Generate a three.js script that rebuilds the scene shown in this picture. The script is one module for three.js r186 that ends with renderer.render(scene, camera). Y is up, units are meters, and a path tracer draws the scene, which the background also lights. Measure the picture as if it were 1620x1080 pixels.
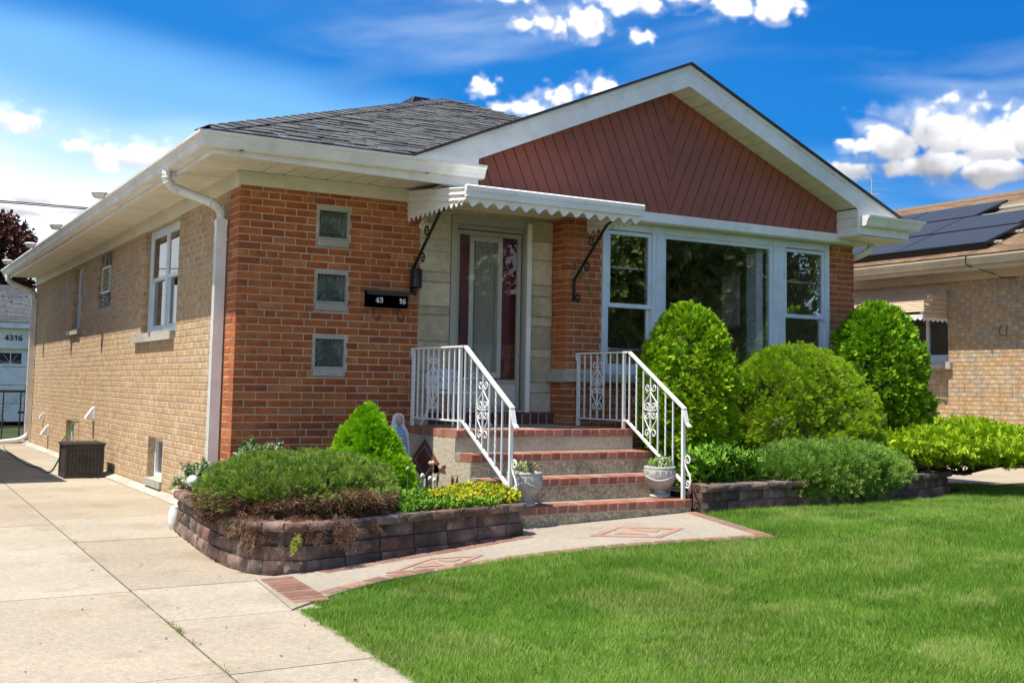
import * as THREE from 'three';
import { mergeGeometries } from 'three/addons/utils/BufferGeometryUtils.js';
import { FontLoader } from 'three/addons/loaders/FontLoader.js';
import { TextGeometry } from 'three/addons/geometries/TextGeometry.js';

// ---------------------------------------------------------------- camera, sky, sun, exposure
const scene = new THREE.Scene();
const V = (x, y, z) => new THREE.Vector3(x, y, z);
const CAM = V(-2.903, 1.222, 10.176);
const camR = V(0.85285, 0.01538, 0.52193), camU = V(-0.05855, 0.99608, 0.06632), camF = V(0.51886, 0.08712, -0.85041);
const FPX = 1802.84;
const camera = new THREE.PerspectiveCamera(2 * Math.atan(626 / FPX) * 180 / Math.PI, 1742 / 1252, 0.1, 2000);
camera.position.copy(CAM);
camera.quaternion.setFromRotationMatrix(new THREE.Matrix4().makeBasis(camR, camU, camF.clone().negate()));
camera.setViewOffset(1742, 1252, 0, 172, 1620, 1080);
camera.updateMatrixWorld();
const rayDir = (px, py) => camF.clone().addScaledVector(camR, (px - 871) / FPX).addScaledVector(camU, -(py - 454) / FPX).normalize();

const renderer = new THREE.WebGLRenderer({ antialias: true });
renderer.setSize(1024, 682);
renderer.toneMapping = THREE.LinearToneMapping;
renderer.toneMappingExposure = 2.15;
renderer.shadowMap.enabled = true;

const SUN = V(-1, 2.28, 0.022).normalize();
const sun = new THREE.DirectionalLight(new THREE.Color().setRGB(1, 0.93, 0.8), 3.8);
sun.position.copy(SUN).multiplyScalar(60).add(V(3, 0, 0));
sun.target.position.set(3, 0, 0);
sun.castShadow = true;
sun.shadow.mapSize.set(4096, 4096);
Object.assign(sun.shadow.camera, { left: -40, right: 40, top: 40, bottom: -40, near: 1, far: 160 });
sun.shadow.radius = 1;
scene.add(sun, sun.target);

// seeded random and noise
let seed = 12345;
const rnd = () => { seed = (seed + 0x6D2B79F5) | 0; let t = Math.imul(seed ^ (seed >>> 15), 1 | seed); t = (t + Math.imul(t ^ (t >>> 7), 61 | t)) ^ t; return ((t ^ (t >>> 14)) >>> 0) / 4294967296; };
const rr = (a, b) => a + (b - a) * rnd();
const hash3 = (x, y, z) => { let h = Math.imul(x, 374761393) + Math.imul(y, 668265263) + Math.imul(z, 1440662683); h = Math.imul(h ^ (h >>> 13), 1274126177); return ((h ^ (h >>> 16)) >>> 0) / 4294967296; };
const sm = (t) => t * t * (3 - 2 * t);
function noise3(x, y, z) {
  const X = Math.floor(x), Y = Math.floor(y), Z = Math.floor(z), a = sm(x - X), b = sm(y - Y), c = sm(z - Z);
  const L = (p, q, t) => p + (q - p) * t;
  return L(L(L(hash3(X, Y, Z), hash3(X + 1, Y, Z), a), L(hash3(X, Y + 1, Z), hash3(X + 1, Y + 1, Z), a), b), L(L(hash3(X, Y, Z + 1), hash3(X + 1, Y, Z + 1), a), L(hash3(X, Y + 1, Z + 1), hash3(X + 1, Y + 1, Z + 1), a), b), c);
}
const fbm = (x, y, z, n = 5) => { let s = 0, a = 0.5, t = 0; for (let i = 0; i < n; i++) { s += a * noise3(x, y, z); t += a; a *= 0.5; x = x * 2.03 + 7.1; y = y * 2.03 + 3.3; z = z * 2.03 + 1.7; } return s / t; };
const billow = (x, y, z, n = 6) => { let s = 0, a = 0.5, t = 0; for (let i = 0; i < n; i++) { s += a * Math.abs(2 * noise3(x, y, z) - 1); t += a; a *= 0.55; x = x * 2.03 + 7.1; y = y * 2.03 + 3.3; z = z * 2.03 + 1.7; } return s / t; };
const clamp = (x, a = 0, b = 1) => Math.min(b, Math.max(a, x));
const sstep = (a, b, x) => sm(clamp((x - a) / (b - a)));

// the sky: blue air, thin high cloud and fair-weather cumulus
function makeSky() {
  const W = 4096, H = 2048, data = new Float32Array(W * H * 4);
  const puffs = [], KS = 0.64;
  const addPx = (px, py, wpx, hpx, grey = 0.2) => { const d = rayDir(px, py); puffs.push({ az: Math.atan2(d.z, d.x), el: Math.asin(d.y), w: wpx / FPX, h: hpx / FPX, grey }); };
  // cumulus in view: px, py, half width, half height
  for (const c of [
    [1485, 212, 95, 62, .25], [1420, 236, 80, 50, .3], [1560, 222, 85, 52, .3], [1460, 262, 110, 34, .45], [1630, 212, 75, 45, .3], [1365, 232, 42, 16, .1], [1690, 215, 70, 45, .3], [1560, 270, 80, 22, .45],
    [1000, 2, 55, 20, .1], [1085, -8, 60, 22, .1], [1160, 8, 42, 26, .1], [1222, 14, 34, 24, .1], [960, -4, 30, 14, .1],
    [870, 42, 30, 22, .05], [925, 38, 36, 24, .05], [825, 38, 20, 10, 0], [1020, 60, 24, 11, .05],
    [765, 140, 26, 15, 0], [885, 152, 28, 18, .1], [950, 142, 36, 20, .1], [835, 172, 32, 18, .1], [790, 172, 22, 12, 0],
    [160, 246, 40, 24, .15], [215, 250, 55, 22, .2], [265, 252, 40, 20, .2], [10, 192, 40, 20, .15], [30, 204, 24, 12, .15], [65, 312, 60, 14, .35], [20, 330, 60, 12, .35], [110, 330, 50, 9, .3], [800, -6, 30, 12, 0],
  ]) addPx(...c);
  const cr = camR, cf = camF;
  let guard = 0;
  while (puffs.length < 270 && guard++ < 4000) {            // the rest of the sky: same kind of cloud, more added for fill light
    const az = rr(-Math.PI, Math.PI), el = rr(0.1, 1.2), d = V(Math.cos(az) * Math.cos(el), Math.sin(el), Math.sin(az) * Math.cos(el));
    const z = d.dot(cf), x = d.dot(cr) / z, y = d.dot(camU) / z;
    if (z > 0 && Math.abs(x) < 0.62 && Math.abs(y) < 0.5) continue;
    const s = rr(0.025, 0.075), n = 1 + (rnd() * 4 | 0);
    for (let i = 0; i < n; i++) puffs.push({ az: az + rr(-1.6, 1.6) * s / Math.cos(el), el: el + rr(-0.4, 0.4) * s, w: s * rr(0.7, 1.3), h: s * rr(0.45, 0.7), grey: rr(0.1, 0.3) });
  }
  const grid = new Map(), cell = 0.12;
  const put = (i, j, p) => { const k = i * 1000 + j; if (!grid.has(k)) grid.set(k, []); grid.get(k).push(p); };
  const NA = Math.ceil(2 * Math.PI / cell);
  for (const p of puffs) { p.wa = p.w / Math.cos(p.el); const ra = Math.ceil(p.wa * 1.6 / cell) , re = Math.ceil(p.h * 1.6 / cell); const i0 = Math.floor((p.az + Math.PI) / cell), j0 = Math.floor(p.el / cell); for (let i = -ra; i <= ra; i++) for (let j = -re; j <= re; j++) put(((i0 + i) % NA + NA) % NA, j0 + j + 5, p); }
  const stops = [[0, .84, .90, .95], [.05, .74, .84, .92], [.12, .46, .67, .86], [.20, .16, .42, .78], [.30, .012, .18, .55], [.5, .005, .14, .48], [1.58, .006, .125, .43]];
  for (let j = 0; j < H; j++) {
    const el = ((j + 0.5) / H - 0.5) * Math.PI, ce = Math.cos(el), se = Math.sin(el);
    for (let i = 0; i < W; i++) {
      const k = (j * W + i) * 4, az = ((i + 0.5) / W - 0.5) * 2 * Math.PI;
      if (el < -0.02) { data[k] = 0.3; data[k + 1] = 0.36; data[k + 2] = 0.34; data[k + 3] = 1; continue; }
      const dx = Math.cos(az) * ce, dz = Math.sin(az) * ce;
      const toSun = (dx * SUN.x + dz * SUN.z) / Math.hypot(SUN.x, SUN.z) / ce;
      const side = sstep(-0.95, 0.15, toSun);                 // the air is milkier towards the sun
      const w1 = fbm(dx / (se + 0.12) * 0.9 + 3, dz / (se + 0.12) * 0.9, 5, 4);
      const e2 = Math.max(0, (el + 0.15) * (1 - side) + (2.5 * el - 0.46) * side + (w1 - 0.5) * 0.2 * (1 - sstep(.3, .6, el)));
      let q = 0; while (q < stops.length - 2 && stops[q + 1][0] < e2) q++;
      const A = stops[q], B = stops[q + 1], t = sm(clamp((e2 - A[0]) / (B[0] - A[0])));
      let r = A[1] + (B[1] - A[1]) * t, g = A[2] + (B[2] - A[2]) * t, b = A[3] + (B[3] - A[3]) * t;
      // cirrus: long soft streaks
      const px = dx / (se + 0.12), pz = dz / (se + 0.12);
      const st = fbm(px * 0.55 + pz * 1.1 + w1 * 1.4, (pz * 0.5 - px * 0.9) * 3.2 + w1 * 2, 9.5, 6);
      const ci = sstep(0.40, 0.72, st) * sstep(0.32, 0.6, w1) * (0.34 + 0.4 * side) * sstep(0.9, 0.30, el);
      r += (0.78 - r) * ci; g += (0.87 - g) * ci; b += (0.95 - b) * ci;
      const ang = Math.acos(clamp(dx * SUN.x + se * SUN.y + dz * SUN.z, -1, 1)), au = 0.55 * Math.exp(-ang / 0.3); r += au; g += au * .97; b += au * .9;  // wide sun glow, mostly out of view, added to lift fill in the shade
      const list = grid.get((Math.floor((az + Math.PI) / cell) % NA) * 1000 + Math.floor(el / cell) + 5);
      if (list) {
        let m = -9, gy = 0, low = 0, pw = .05;
        for (const p of list) {
          let da = az - p.az; if (da > Math.PI) da -= 2 * Math.PI; if (da < -Math.PI) da += 2 * Math.PI;
          const a = da / p.wa, e = (el - p.el) / p.h, f = 1 - Math.sqrt(a * a + e * e * (e < 0 ? 1.5 : 1));
          if (f > m) { m = f; gy = p.grey; low = e; pw = p.w; }
        }
        if (m > -0.7) {
          const fr = clamp(1.3 / pw, 28, 90), f1 = billow(dx * fr, el * fr, dz * fr, 6), f2 = fbm(dx * fr * .5 + 9, el * fr * .5, dz * fr * .5, 4);
          const f4 = fbm(dx * fr * 1.6 + el * 20, el * fr * 2, dz * fr * 1.6, 6);
          const core = sstep(0, 0.36, m * 1.2 + .06 + sstep(.03, .055, pw) * .16 + (f1 - 0.40) * 2.5 + (f2 - 0.5) * 1.2 + (f4 - .5) * 1.1), halo = sstep(-.25, .65, m + .12 + (f4 - .5) * 3.2 + (f2 - .5) * .8);
          const den = Math.min(1, core * .86 + halo * .34);
          const f3 = fbm(dx * 22 + 4, el * 30 + 2, dz * 22, 4);
          const lum = 0.78 - (gy + .06) * sstep(0.6, -0.6, low + (f3 - 0.5) * 2.6) * .95 + (f1 - .4) * .3;
          r += (lum * 1.24 - r) * den; g += (lum * 1.26 - g) * den; b += (lum * 1.28 + 0.02 - b) * den;
        }
      }
      data[k] = r * KS; data[k + 1] = g * KS; data[k + 2] = b * KS; data[k + 3] = 1;
    }
  }
  const t = new THREE.DataTexture(data, W, H, THREE.RGBAFormat, THREE.FloatType);
  t.mapping = THREE.EquirectangularReflectionMapping; t.magFilter = THREE.LinearFilter; t.minFilter = THREE.LinearFilter; t.needsUpdate = true;
  return t;
}
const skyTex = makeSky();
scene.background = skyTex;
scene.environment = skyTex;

// ---------------------------------------------------------------- helpers
const taken = {};
function numbered(name) { const n = taken[name] = (taken[name] ?? -1) + 1; return n ? name + '_' + String(n).padStart(3, '0') : name; }
function thing(name, label, category, pos = [0, 0, 0], turn = 0, group) {
  const o = new THREE.Group(); o.name = numbered(name); scene.add(o);
  o.position.set(...pos); o.rotation.y = turn; o.userData = { label, category };
  if (group) o.userData.group = group;
  return o;
}
function uvm(geo, off = 0) {                                   // texture coordinates in metres
  if (geo.userData.uvDone) return geo;
  let g = geo.index ? geo.toNonIndexed() : geo;
  const p = g.attributes.position, uv = new Float32Array(p.count * 2), a = V(), b = V(), c = V(), n = V();
  for (let i = 0; i < p.count; i += 3) {
    a.fromBufferAttribute(p, i); b.fromBufferAttribute(p, i + 1); c.fromBufferAttribute(p, i + 2);
    n.copy(b).sub(a).cross(c.clone().sub(a));
    const ax = Math.abs(n.x), ay = Math.abs(n.y), az = Math.abs(n.z);
    [a, b, c].forEach((v, k) => {
      const q = (i + k) * 2;
      if (ay >= ax && ay >= az) { uv[q] = v.x + off; uv[q + 1] = v.z + off * 1.7; } else if (ax >= az) { uv[q] = v.z + off; uv[q + 1] = v.y + off * 1.7; } else { uv[q] = v.x + off; uv[q + 1] = v.y + off * 1.7; }
    });
  }
  g.setAttribute('uv', new THREE.BufferAttribute(uv, 2));
  for (const k of Object.keys(g.attributes)) if (!['position', 'normal', 'uv', 'color'].includes(k)) g.deleteAttribute(k);
  if (!g.attributes.normal) g.computeVertexNormals();
  if (off) g.userData.uvDone = true;
  return g;
}
const join = (list) => list.length === 1 ? uvm(list[0]) : mergeGeometries(list.map((g) => uvm(g)));
function part(parent, name, geo, mat, label) {
  const m = new THREE.Mesh(Array.isArray(geo) ? join(geo) : uvm(geo), mat);
  m.name = parent === scene ? numbered(name) : name; m.castShadow = m.receiveShadow = true;
  if (label) m.userData.label = label;
  parent.add(m); return m;
}
function single(name, geo, mat, label, category, group) { const m = part(scene, name, geo, mat); m.userData = { label, category }; if (group) m.userData.group = group; return m; }
function struct(name, geo, mat, parent = scene) { const m = part(parent, name, geo, mat); if (parent === scene) m.userData.kind = 'structure'; return m; }
const bx = (x0, x1, y0, y1, z0, z1) => new THREE.BoxGeometry(x1 - x0, y1 - y0, z1 - z0).translate((x0 + x1) / 2, (y0 + y1) / 2, (z0 + z1) / 2);
// a box with chamfered edges
function cbox(x0, x1, y0, y1, z0, z1, c = 0.006) {
  const s = new THREE.Shape(); const w = (x1 - x0) / 2 - c, h = (y1 - y0) / 2 - c;
  s.moveTo(-w, -h); s.lineTo(w, -h); s.lineTo(w, h); s.lineTo(-w, h); s.closePath();
  return new THREE.ExtrudeGeometry(s, { depth: z1 - z0 - 2 * c, bevelEnabled: true, bevelThickness: c, bevelSize: c, bevelSegments: 1, steps: 1 }).translate((x0 + x1) / 2, (y0 + y1) / 2, z0 + c);
}
function bar(p, q, w, h = w) {                                 // a straight bar from p to q
  const d = V().subVectors(q, p), L = d.length();
  const g = new THREE.BoxGeometry(w, h, L), up = Math.abs(d.y) / L > 0.98 ? V(0, 0, 1) : V(0, 1, 0);
  const m = new THREE.Matrix4().lookAt(q, p, up); m.setPosition(p.clone().add(q).multiplyScalar(0.5));
  return g.applyMatrix4(m);
}
function tube(pts, r, seg = 24, rad = 6, closed = false) { return new THREE.TubeGeometry(new THREE.CatmullRomCurve3(pts, closed, 'catmullrom', 0.4), seg, r, rad, closed); }
const cyl = (r0, r1, h, n, x, y, z) => new THREE.CylinderGeometry(r1, r0, h, n).translate(x, y + h / 2, z);
const lathe = (pts, n, x = 0, y = 0, z = 0) => new THREE.LatheGeometry(pts.map((p) => new THREE.Vector2(p[0], p[1])), n).translate(x, y, z);
function poly(pts, depth, bevel = 0) {                          // outline in x, y extruded along z
  const s = new THREE.Shape(pts.map((p) => new THREE.Vector2(p[0], p[1])));
  return new THREE.ExtrudeGeometry(s, { depth, bevelEnabled: bevel > 0, bevelThickness: bevel, bevelSize: bevel, bevelSegments: 1, steps: 1 });
}
const flat = (pts, y0, y1) => poly(pts.map((p) => [p[0], -p[1]]), y1 - y0).rotateX(-Math.PI / 2).translate(0, y0, 0);   // outline in x, z with thickness in y
function holed(x0, x1, y0, y1, holes, depth) {                 // wall sheet with rectangular openings
  const s = new THREE.Shape([new THREE.Vector2(x0, y0), new THREE.Vector2(x1, y0), new THREE.Vector2(x1, y1), new THREE.Vector2(x0, y1)]);
  for (const [a, b, c, d] of holes) s.holes.push(new THREE.Path([new THREE.Vector2(a, c), new THREE.Vector2(a, d), new THREE.Vector2(b, d), new THREE.Vector2(b, c)]));
  return new THREE.ExtrudeGeometry(s, { depth, bevelEnabled: false, steps: 1 });
}
const toSide = (g) => g.rotateY(-Math.PI / 2);                  // a wall drawn in x, y facing +z is turned to face -x: its x becomes z
function warp(g, f) { const p = g.attributes.position, v = V(); for (let i = 0; i < p.count; i++) { v.fromBufferAttribute(p, i); f(v); p.setXYZ(i, v.x, v.y, v.z); } g.computeVertexNormals(); return g; }

// ---------------------------------------------------------------- materials
const tileN = (x, y, P, s) => { const X = Math.floor(x), Y = Math.floor(y), a = sm(x - X), b = sm(y - Y), h = (i, j) => hash3(((i % P) + P) % P, ((j % P) + P) % P, s); const p = h(X, Y) + (h(X + 1, Y) - h(X, Y)) * a, q = h(X, Y + 1) + (h(X + 1, Y + 1) - h(X, Y + 1)) * a; return p + (q - p) * b; };
function tileF(u, v, P, s, n = 5) { let r = 0, a = 0.5, t = 0; for (let i = 0; i < n; i++) { r += a * tileN(u * P, v * P, P, s + i); t += a; a *= 0.5; P *= 2; } return r / t; }
function tex(size, fn, srgb, rep = 1) {
  const d = new Uint8Array(size * size * 4);
  for (let j = 0; j < size; j++) for (let i = 0; i < size; i++) { const c = fn((i + 0.5) / size, (j + 0.5) / size), k = (j * size + i) * 4; const a = Array.isArray(c) ? c : [c, c, c]; for (let q = 0; q < 3; q++) d[k + q] = clamp(a[q]) * 255; d[k + 3] = 255; }
  const t = new THREE.DataTexture(d, size, size); t.wrapS = t.wrapT = THREE.RepeatWrapping; t.magFilter = THREE.LinearFilter; t.minFilter = THREE.LinearMipmapLinearFilter; t.generateMipmaps = true;
  if (srgb) t.colorSpace = THREE.SRGBColorSpace; t.repeat.set(rep, rep); t.needsUpdate = true; return t;
}
const T = {
  blotch: tex(512, (u, v) => { const a = tileF(u, v, 3, 11), b = tileF(u, v, 40, 23, 3); return 0.72 + 0.28 * a + 0.16 * (b - 0.5); }, true, 0.5),
  concrete: tex(1024, (u, v) => { const a = tileF(u, v, 3, 31), b = tileF(u, v, 90, 43, 3), c = tileN(u * 400, v * 400, 400, 4), st = sstep(.54, .72, tileF(u, v, 5, 51, 5)); const k = 0.84 + 0.12 * (a - .45) + 0.14 * (b - 0.5) + (c > .86 ? -.12 : c < .12 ? .09 : 0); return [k - st * .04, k - st * .048, k - st * .058]; }, true, 0.55),
  concreteB: tex(512, (u, v) => tileF(u, v, 60, 61, 4), false, 0.9),
  pebble: tex(512, (u, v) => { const b = tileF(u, v, 34, 71, 2), c = tileN(u * 90, v * 90, 90, 8), a = tileF(u, v, 5, 73, 4); return 0.74 + .34 * (b - .5) + .2 * (c - .5) + .3 * (a - .5); }, true, 1.6),
  pebbleB: tex(512, (u, v) => tileF(u, v, 34, 71, 2), false, 1.6),
  wire: tex(512, (u, v) => { const a = tileF(u, v, 8, 81, 4), b = tileN(u * 26, v * 120, 40, 5) * 0; const s = tileN(u * 22, v * 150, 150, 6); return 0.76 + .26 * (a - .4) + .2 * (s - .5) + b; }, true, 2.5),
  wireB: tex(512, (u, v) => { const s = tileN(u * 20, v * 80, 80, 6), t = tileF(u, v, 30, 7, 3); return .55 * s + .45 * t; }, false, 2.5),
  score: tex(512, (u, v) => { const a = tileF(u, v, 8, 91, 4), s = tileN(u * 160, v * 14, 160, 6); return 0.76 + .3 * (a - .4) + .3 * (s - .5); }, true, 2.2),
  scoreB: tex(512, (u, v) => .6 * tileN(u * 160, v * 14, 160, 6) + .4 * tileF(u, v, 30, 7, 3), false, 2.2),
  rock: tex(512, (u, v) => { const a = tileF(u, v, 6, 101, 6), w = sstep(.66, .74, tileF(u, v, 22, 111, 4)); const k = .62 + .8 * (a - .45); return [k + w * .16, k + w * .16, k + w * .16]; }, true, 1.1),
  rockB: tex(512, (u, v) => tileF(u, v, 10, 121, 6), false, 1.1),
  grit: tex(512, (u, v) => { const c = tileN(u * 256, v * 256, 256, 14), b = tileF(u, v, 20, 15, 3); return .66 + .42 * (c - .5) + .3 * (b - .5); }, true, 2),
  gritB: tex(256, (u, v) => tileN(u * 128, v * 128, 128, 14), false, 3),
  wash: tex(512, (u, v) => { const a = tileF(u, v, 4, 131, 5), s = tileF(u * 1, v, 16, 141, 3), d = sstep(.60, .78, tileF(u, v, 11, 143, 5)); const k = .94 + .12 * (a - .5) + .07 * (s - .5); return [k - d * .035, k - d * .04, k - d * .05]; }, true, 0.6),
  soil: tex(512, (u, v) => { const a = tileF(u, v, 30, 151, 4); return .5 + .9 * (a - .45); }, true, 1.5),
  quilt: tex(256, (u, v) => { const q = tileF(u, v, 3, 77, 3), d = Math.hypot(u - .1, v - .9) * 7 + q * 2.2; return .5 + .5 * Math.sin(d * 6.28); }, false, 3.6),
  turf: tex(512, (u, v) => { const a = tileF(u, v, 4, 161, 5), b = tileF(u, v, 60, 171, 3); return [.55 + .5 * (a - .4) + .5 * (b - .5), .62 + .4 * (a - .4) + .5 * (b - .5), .5 + .5 * (b - .5)]; }, true, .4),
};
const lin = (r, g, b) => new THREE.Color().setRGB(r, g, b);
const std = (color, rough, o = {}) => new THREE.MeshStandardMaterial({ color, roughness: rough, side: THREE.DoubleSide, ...o });
const M = {
  redBrick: std(lin(1, 1, 1), 0.9, { vertexColors: true, map: T.wire, bumpMap: T.wireB, bumpScale: 0.0035 }),
  buffBrick: std(0xffffff, 0.92, { vertexColors: true, map: T.score, bumpMap: T.scoreB, bumpScale: 0.003 }),
  mortar: std(lin(.76, .62, .44), 0.95, { map: T.blotch, bumpMap: T.gritB, bumpScale: 0.002 }),
  stone: std(0xffffff, 0.9, { vertexColors: true, map: T.blotch, bumpMap: T.rockB, bumpScale: 0.012 }),
  limestone: std(lin(.56, .53, .46), 0.9, { map: T.blotch, bumpMap: T.gritB, bumpScale: 0.001 }),
  concrete: std(lin(.475, .405, .31), 0.93, { map: T.concrete, bumpMap: T.concreteB, bumpScale: 0.004 }),
  walk: std(lin(.43, .375, .305), 0.93, { map: T.concrete, bumpMap: T.concreteB, bumpScale: 0.004 }),
  step: std(lin(.74, .62, .42), 0.95, { map: T.pebble, bumpMap: T.pebbleB, bumpScale: 0.008 }),
  stucco: std(lin(.66, .58, .44), 0.95, { map: T.concrete, bumpMap: T.concreteB, bumpScale: 0.004 }),
  paver: std(0xffffff, 0.9, { vertexColors: true, map: T.blotch, bumpMap: T.gritB, bumpScale: 0.003 }),
  block: std(0xffffff, 0.95, { vertexColors: true, map: T.rock, bumpMap: T.rockB, bumpScale: 0.022 }),
  white: std(lin(.86, .86, .84), 0.42, { map: T.wash }),
  whiteIron: std(lin(.80, .81, .82), 0.38, { map: T.wash }),
  soffit: std(lin(.84, .80, .68), 0.55, { map: T.wash }),
  frieze: std(lin(.78, .75, .60), 0.55, { map: T.wash }),
  sash: std(lin(.68, .78, .86), 0.4, { map: T.wash }),
  siding: std(lin(.32, .095, .06), 0.5, { map: T.wash }),
  shingle: std(0xffffff, 0.95, { vertexColors: true, map: T.grit, bumpMap: T.gritB, bumpScale: 0.003 }),
  roofing: std(lin(.10, .105, .115), 0.95, { map: T.grit, bumpMap: T.gritB, bumpScale: 0.003 }),
  tanRoofing: std(0xffffff, 0.95, { vertexColors: true, map: T.grit, bumpMap: T.gritB, bumpScale: 0.003 }),
  black: std(lin(.012, .012, .014), 0.35),
  blackMatt: std(lin(.02, .02, .02), 0.7),
  maroon: std(lin(.105, .009, .018), 0.35, { bumpMap: T.rockB, bumpScale: 0.004 }),
  alu: std(lin(.50, .48, .43), 0.42, { metalness: 0.2 }),
  glass: new THREE.MeshPhysicalMaterial({ color: 0xffffff, roughness: 0.0, transmission: 1, thickness: 0, ior: 2.5, side: THREE.DoubleSide }),
  clearGlass: new THREE.MeshPhysicalMaterial({ color: 0xffffff, roughness: 0.0, transmission: 1, thickness: 0, ior: 1.45, side: THREE.DoubleSide }),
  tintGlass: new THREE.MeshPhysicalMaterial({ color: lin(.5, .52, .5), roughness: 0.0, transmission: 1, thickness: 0, ior: 1.75, side: THREE.DoubleSide }),
  block_glass: new THREE.MeshPhysicalMaterial({ color: lin(.70, .84, .82), roughness: 0.03, transmission: 0.95, thickness: 0, ior: 1.6, bumpMap: T.quilt, bumpScale: 0.03, side: THREE.DoubleSide }),
  room: std(lin(.50, .46, .38), 0.9),
  roomDark: std(lin(.24, .17, .11), 0.8),
  curtain: std(lin(.62, .60, .54), 0.9),
  soil: std(lin(.045, .03, .02), 1, { map: T.soil, bumpMap: T.rockB, bumpScale: 0.02 }),
  plasticBrown: std(lin(.045, .034, .028), 0.55, { map: T.wash }),
  hose: std(lin(.08, .22, .13), 0.5),
  urn: std(lin(.58, .57, .54), 0.75, { map: T.blotch, bumpMap: T.rockB, bumpScale: 0.004 }),
  rust: std(lin(.10, .045, .03), 0.8),
  solar: std(lin(.02, .024, .034), 0.5),
  panelFrame: std(lin(.012, .013, .016), 0.4),
  brass: std(lin(.24, .17, .06), 0.5, { metalness: 0.5 }),
  cream: std(lin(.70, .60, .46), 0.5, { map: T.wash }),
  tanMetal: std(lin(.62, .46, .33), 0.5, { map: T.wash }),
  bark: std(lin(.10, .075, .055), 0.95, { bumpMap: T.rockB, bumpScale: 0.02 }),
  turf: std(lin(.085, .12, .03), 1, { map: T.turf }),
  inlay: std(lin(.46, .27, .20), 0.9, { map: T.blotch }),
  grout: std(lin(.58, .52, .44), 0.95, { map: T.blotch }),
};
// pieces that can be picked apart: at most 300 of a kind become parts, the rest one joined part
function pieces(parent, name, list, mat, most = 300) {
  list.forEach((it) => { const c = V(it.c[0], it.c[1], it.c[2]); it.d = c.distanceTo(CAM) * (it.w ?? 1); });
  list.sort((a, b) => a.d - b.d);
  const rest = [];
  list.forEach((it, i) => {
    if (i < most) { const m = new THREE.Mesh(it.g, mat); m.name = name; m.castShadow = m.receiveShadow = true; it.m.decompose(m.position, m.quaternion, m.scale); parent.add(m); } else rest.push(it.g.clone().applyMatrix4(it.m));
  });
  if (rest.length) { const m = new THREE.Mesh(mergeGeometries(rest), mat); m.name = name; m.userData.kind = 'stuff'; m.castShadow = m.receiveShadow = true; parent.add(m); }
}
function tint(g, c) { const n = g.attributes.position.count, a = new Float32Array(n * 3); for (let i = 0; i < n; i++) { a[i * 3] = c[0]; a[i * 3 + 1] = c[1]; a[i * 3 + 2] = c[2]; } g.setAttribute('color', new THREE.BufferAttribute(a, 3)); return g; }
// a brick: face at z = 0 with worn (bevelled) arrises, body behind it
const brickCache = new Map();
function brick(w, h, d, c, v = 0, bev = 0.004) {
  const key = [w.toFixed(3), h.toFixed(3), d.toFixed(3), c.join(), v].join('|');
  if (brickCache.has(key)) return brickCache.get(key);
  const a = w / 2, b = h / 2, e = bev, P = [];
  const f = [[-a + e, -b + e, 0], [a - e, -b + e, 0], [a - e, b - e, 0], [-a + e, b - e, 0]], s = [[-a, -b, -e], [a, -b, -e], [a, b, -e], [-a, b, -e]], k = s.map((p) => [p[0], p[1], -d]);
  const quad = (p, q, r, t) => P.push(...p, ...q, ...r, ...p, ...r, ...t);
  quad(...f);
  for (let i = 0; i < 4; i++) { const j = (i + 1) % 4; quad(s[i], s[j], f[j], f[i]); quad(k[i], k[j], s[j], s[i]); }
  const g = new THREE.BufferGeometry(); g.setAttribute('position', new THREE.Float32BufferAttribute(P, 3)); g.computeVertexNormals();
  const out = tint(uvm(g, v * 0.37 + w * 3.1), c); brickCache.set(key, out); return out;
}
M.plywood = std(lin(.38, .28, .17), .9);
// ---------------------------------------------------------------- ground
const GH = (x) => clamp(0.035 * (x + 0.65) + 0.005, 0, 0.16);    // the front yard rises gently to the right
const driveEdge = (z) => -0.755 - 0.08 * clamp((z - 4.05) / 1.7, 0, 2);
const walkLow = [[-.80, 4.10], [-.6, 3.93], [-.3, 3.735], [.01, 3.59], [.35, 3.515], [.69, 3.465], [1.2, 3.41], [1.6, 3.41], [1.92, 3.44], [2.5, 3.57], [3.03, 3.74]];
const walkUp = [[3.46, 2.24], [1.55, 2.24], [1.55, 2.55], [1.19, 2.66], [.83, 2.78], [.33, 2.90], [-.3, 3.07], [-.69, 3.08]];
const inPoly = (x, z, P) => { let c = false; for (let i = 0, j = P.length - 1; i < P.length; j = i++) if ((P[i][1] > z) !== (P[j][1] > z) && x < (P[j][0] - P[i][0]) * (z - P[i][1]) / (P[j][1] - P[i][1]) + P[i][0]) c = !c; return c; };
const walkPoly = [...walkLow, ...walkUp];
struct('ground', new THREE.PlaneGeometry(900, 900).rotateX(-Math.PI / 2).translate(0, -0.09, 0), M.turf);
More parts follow.
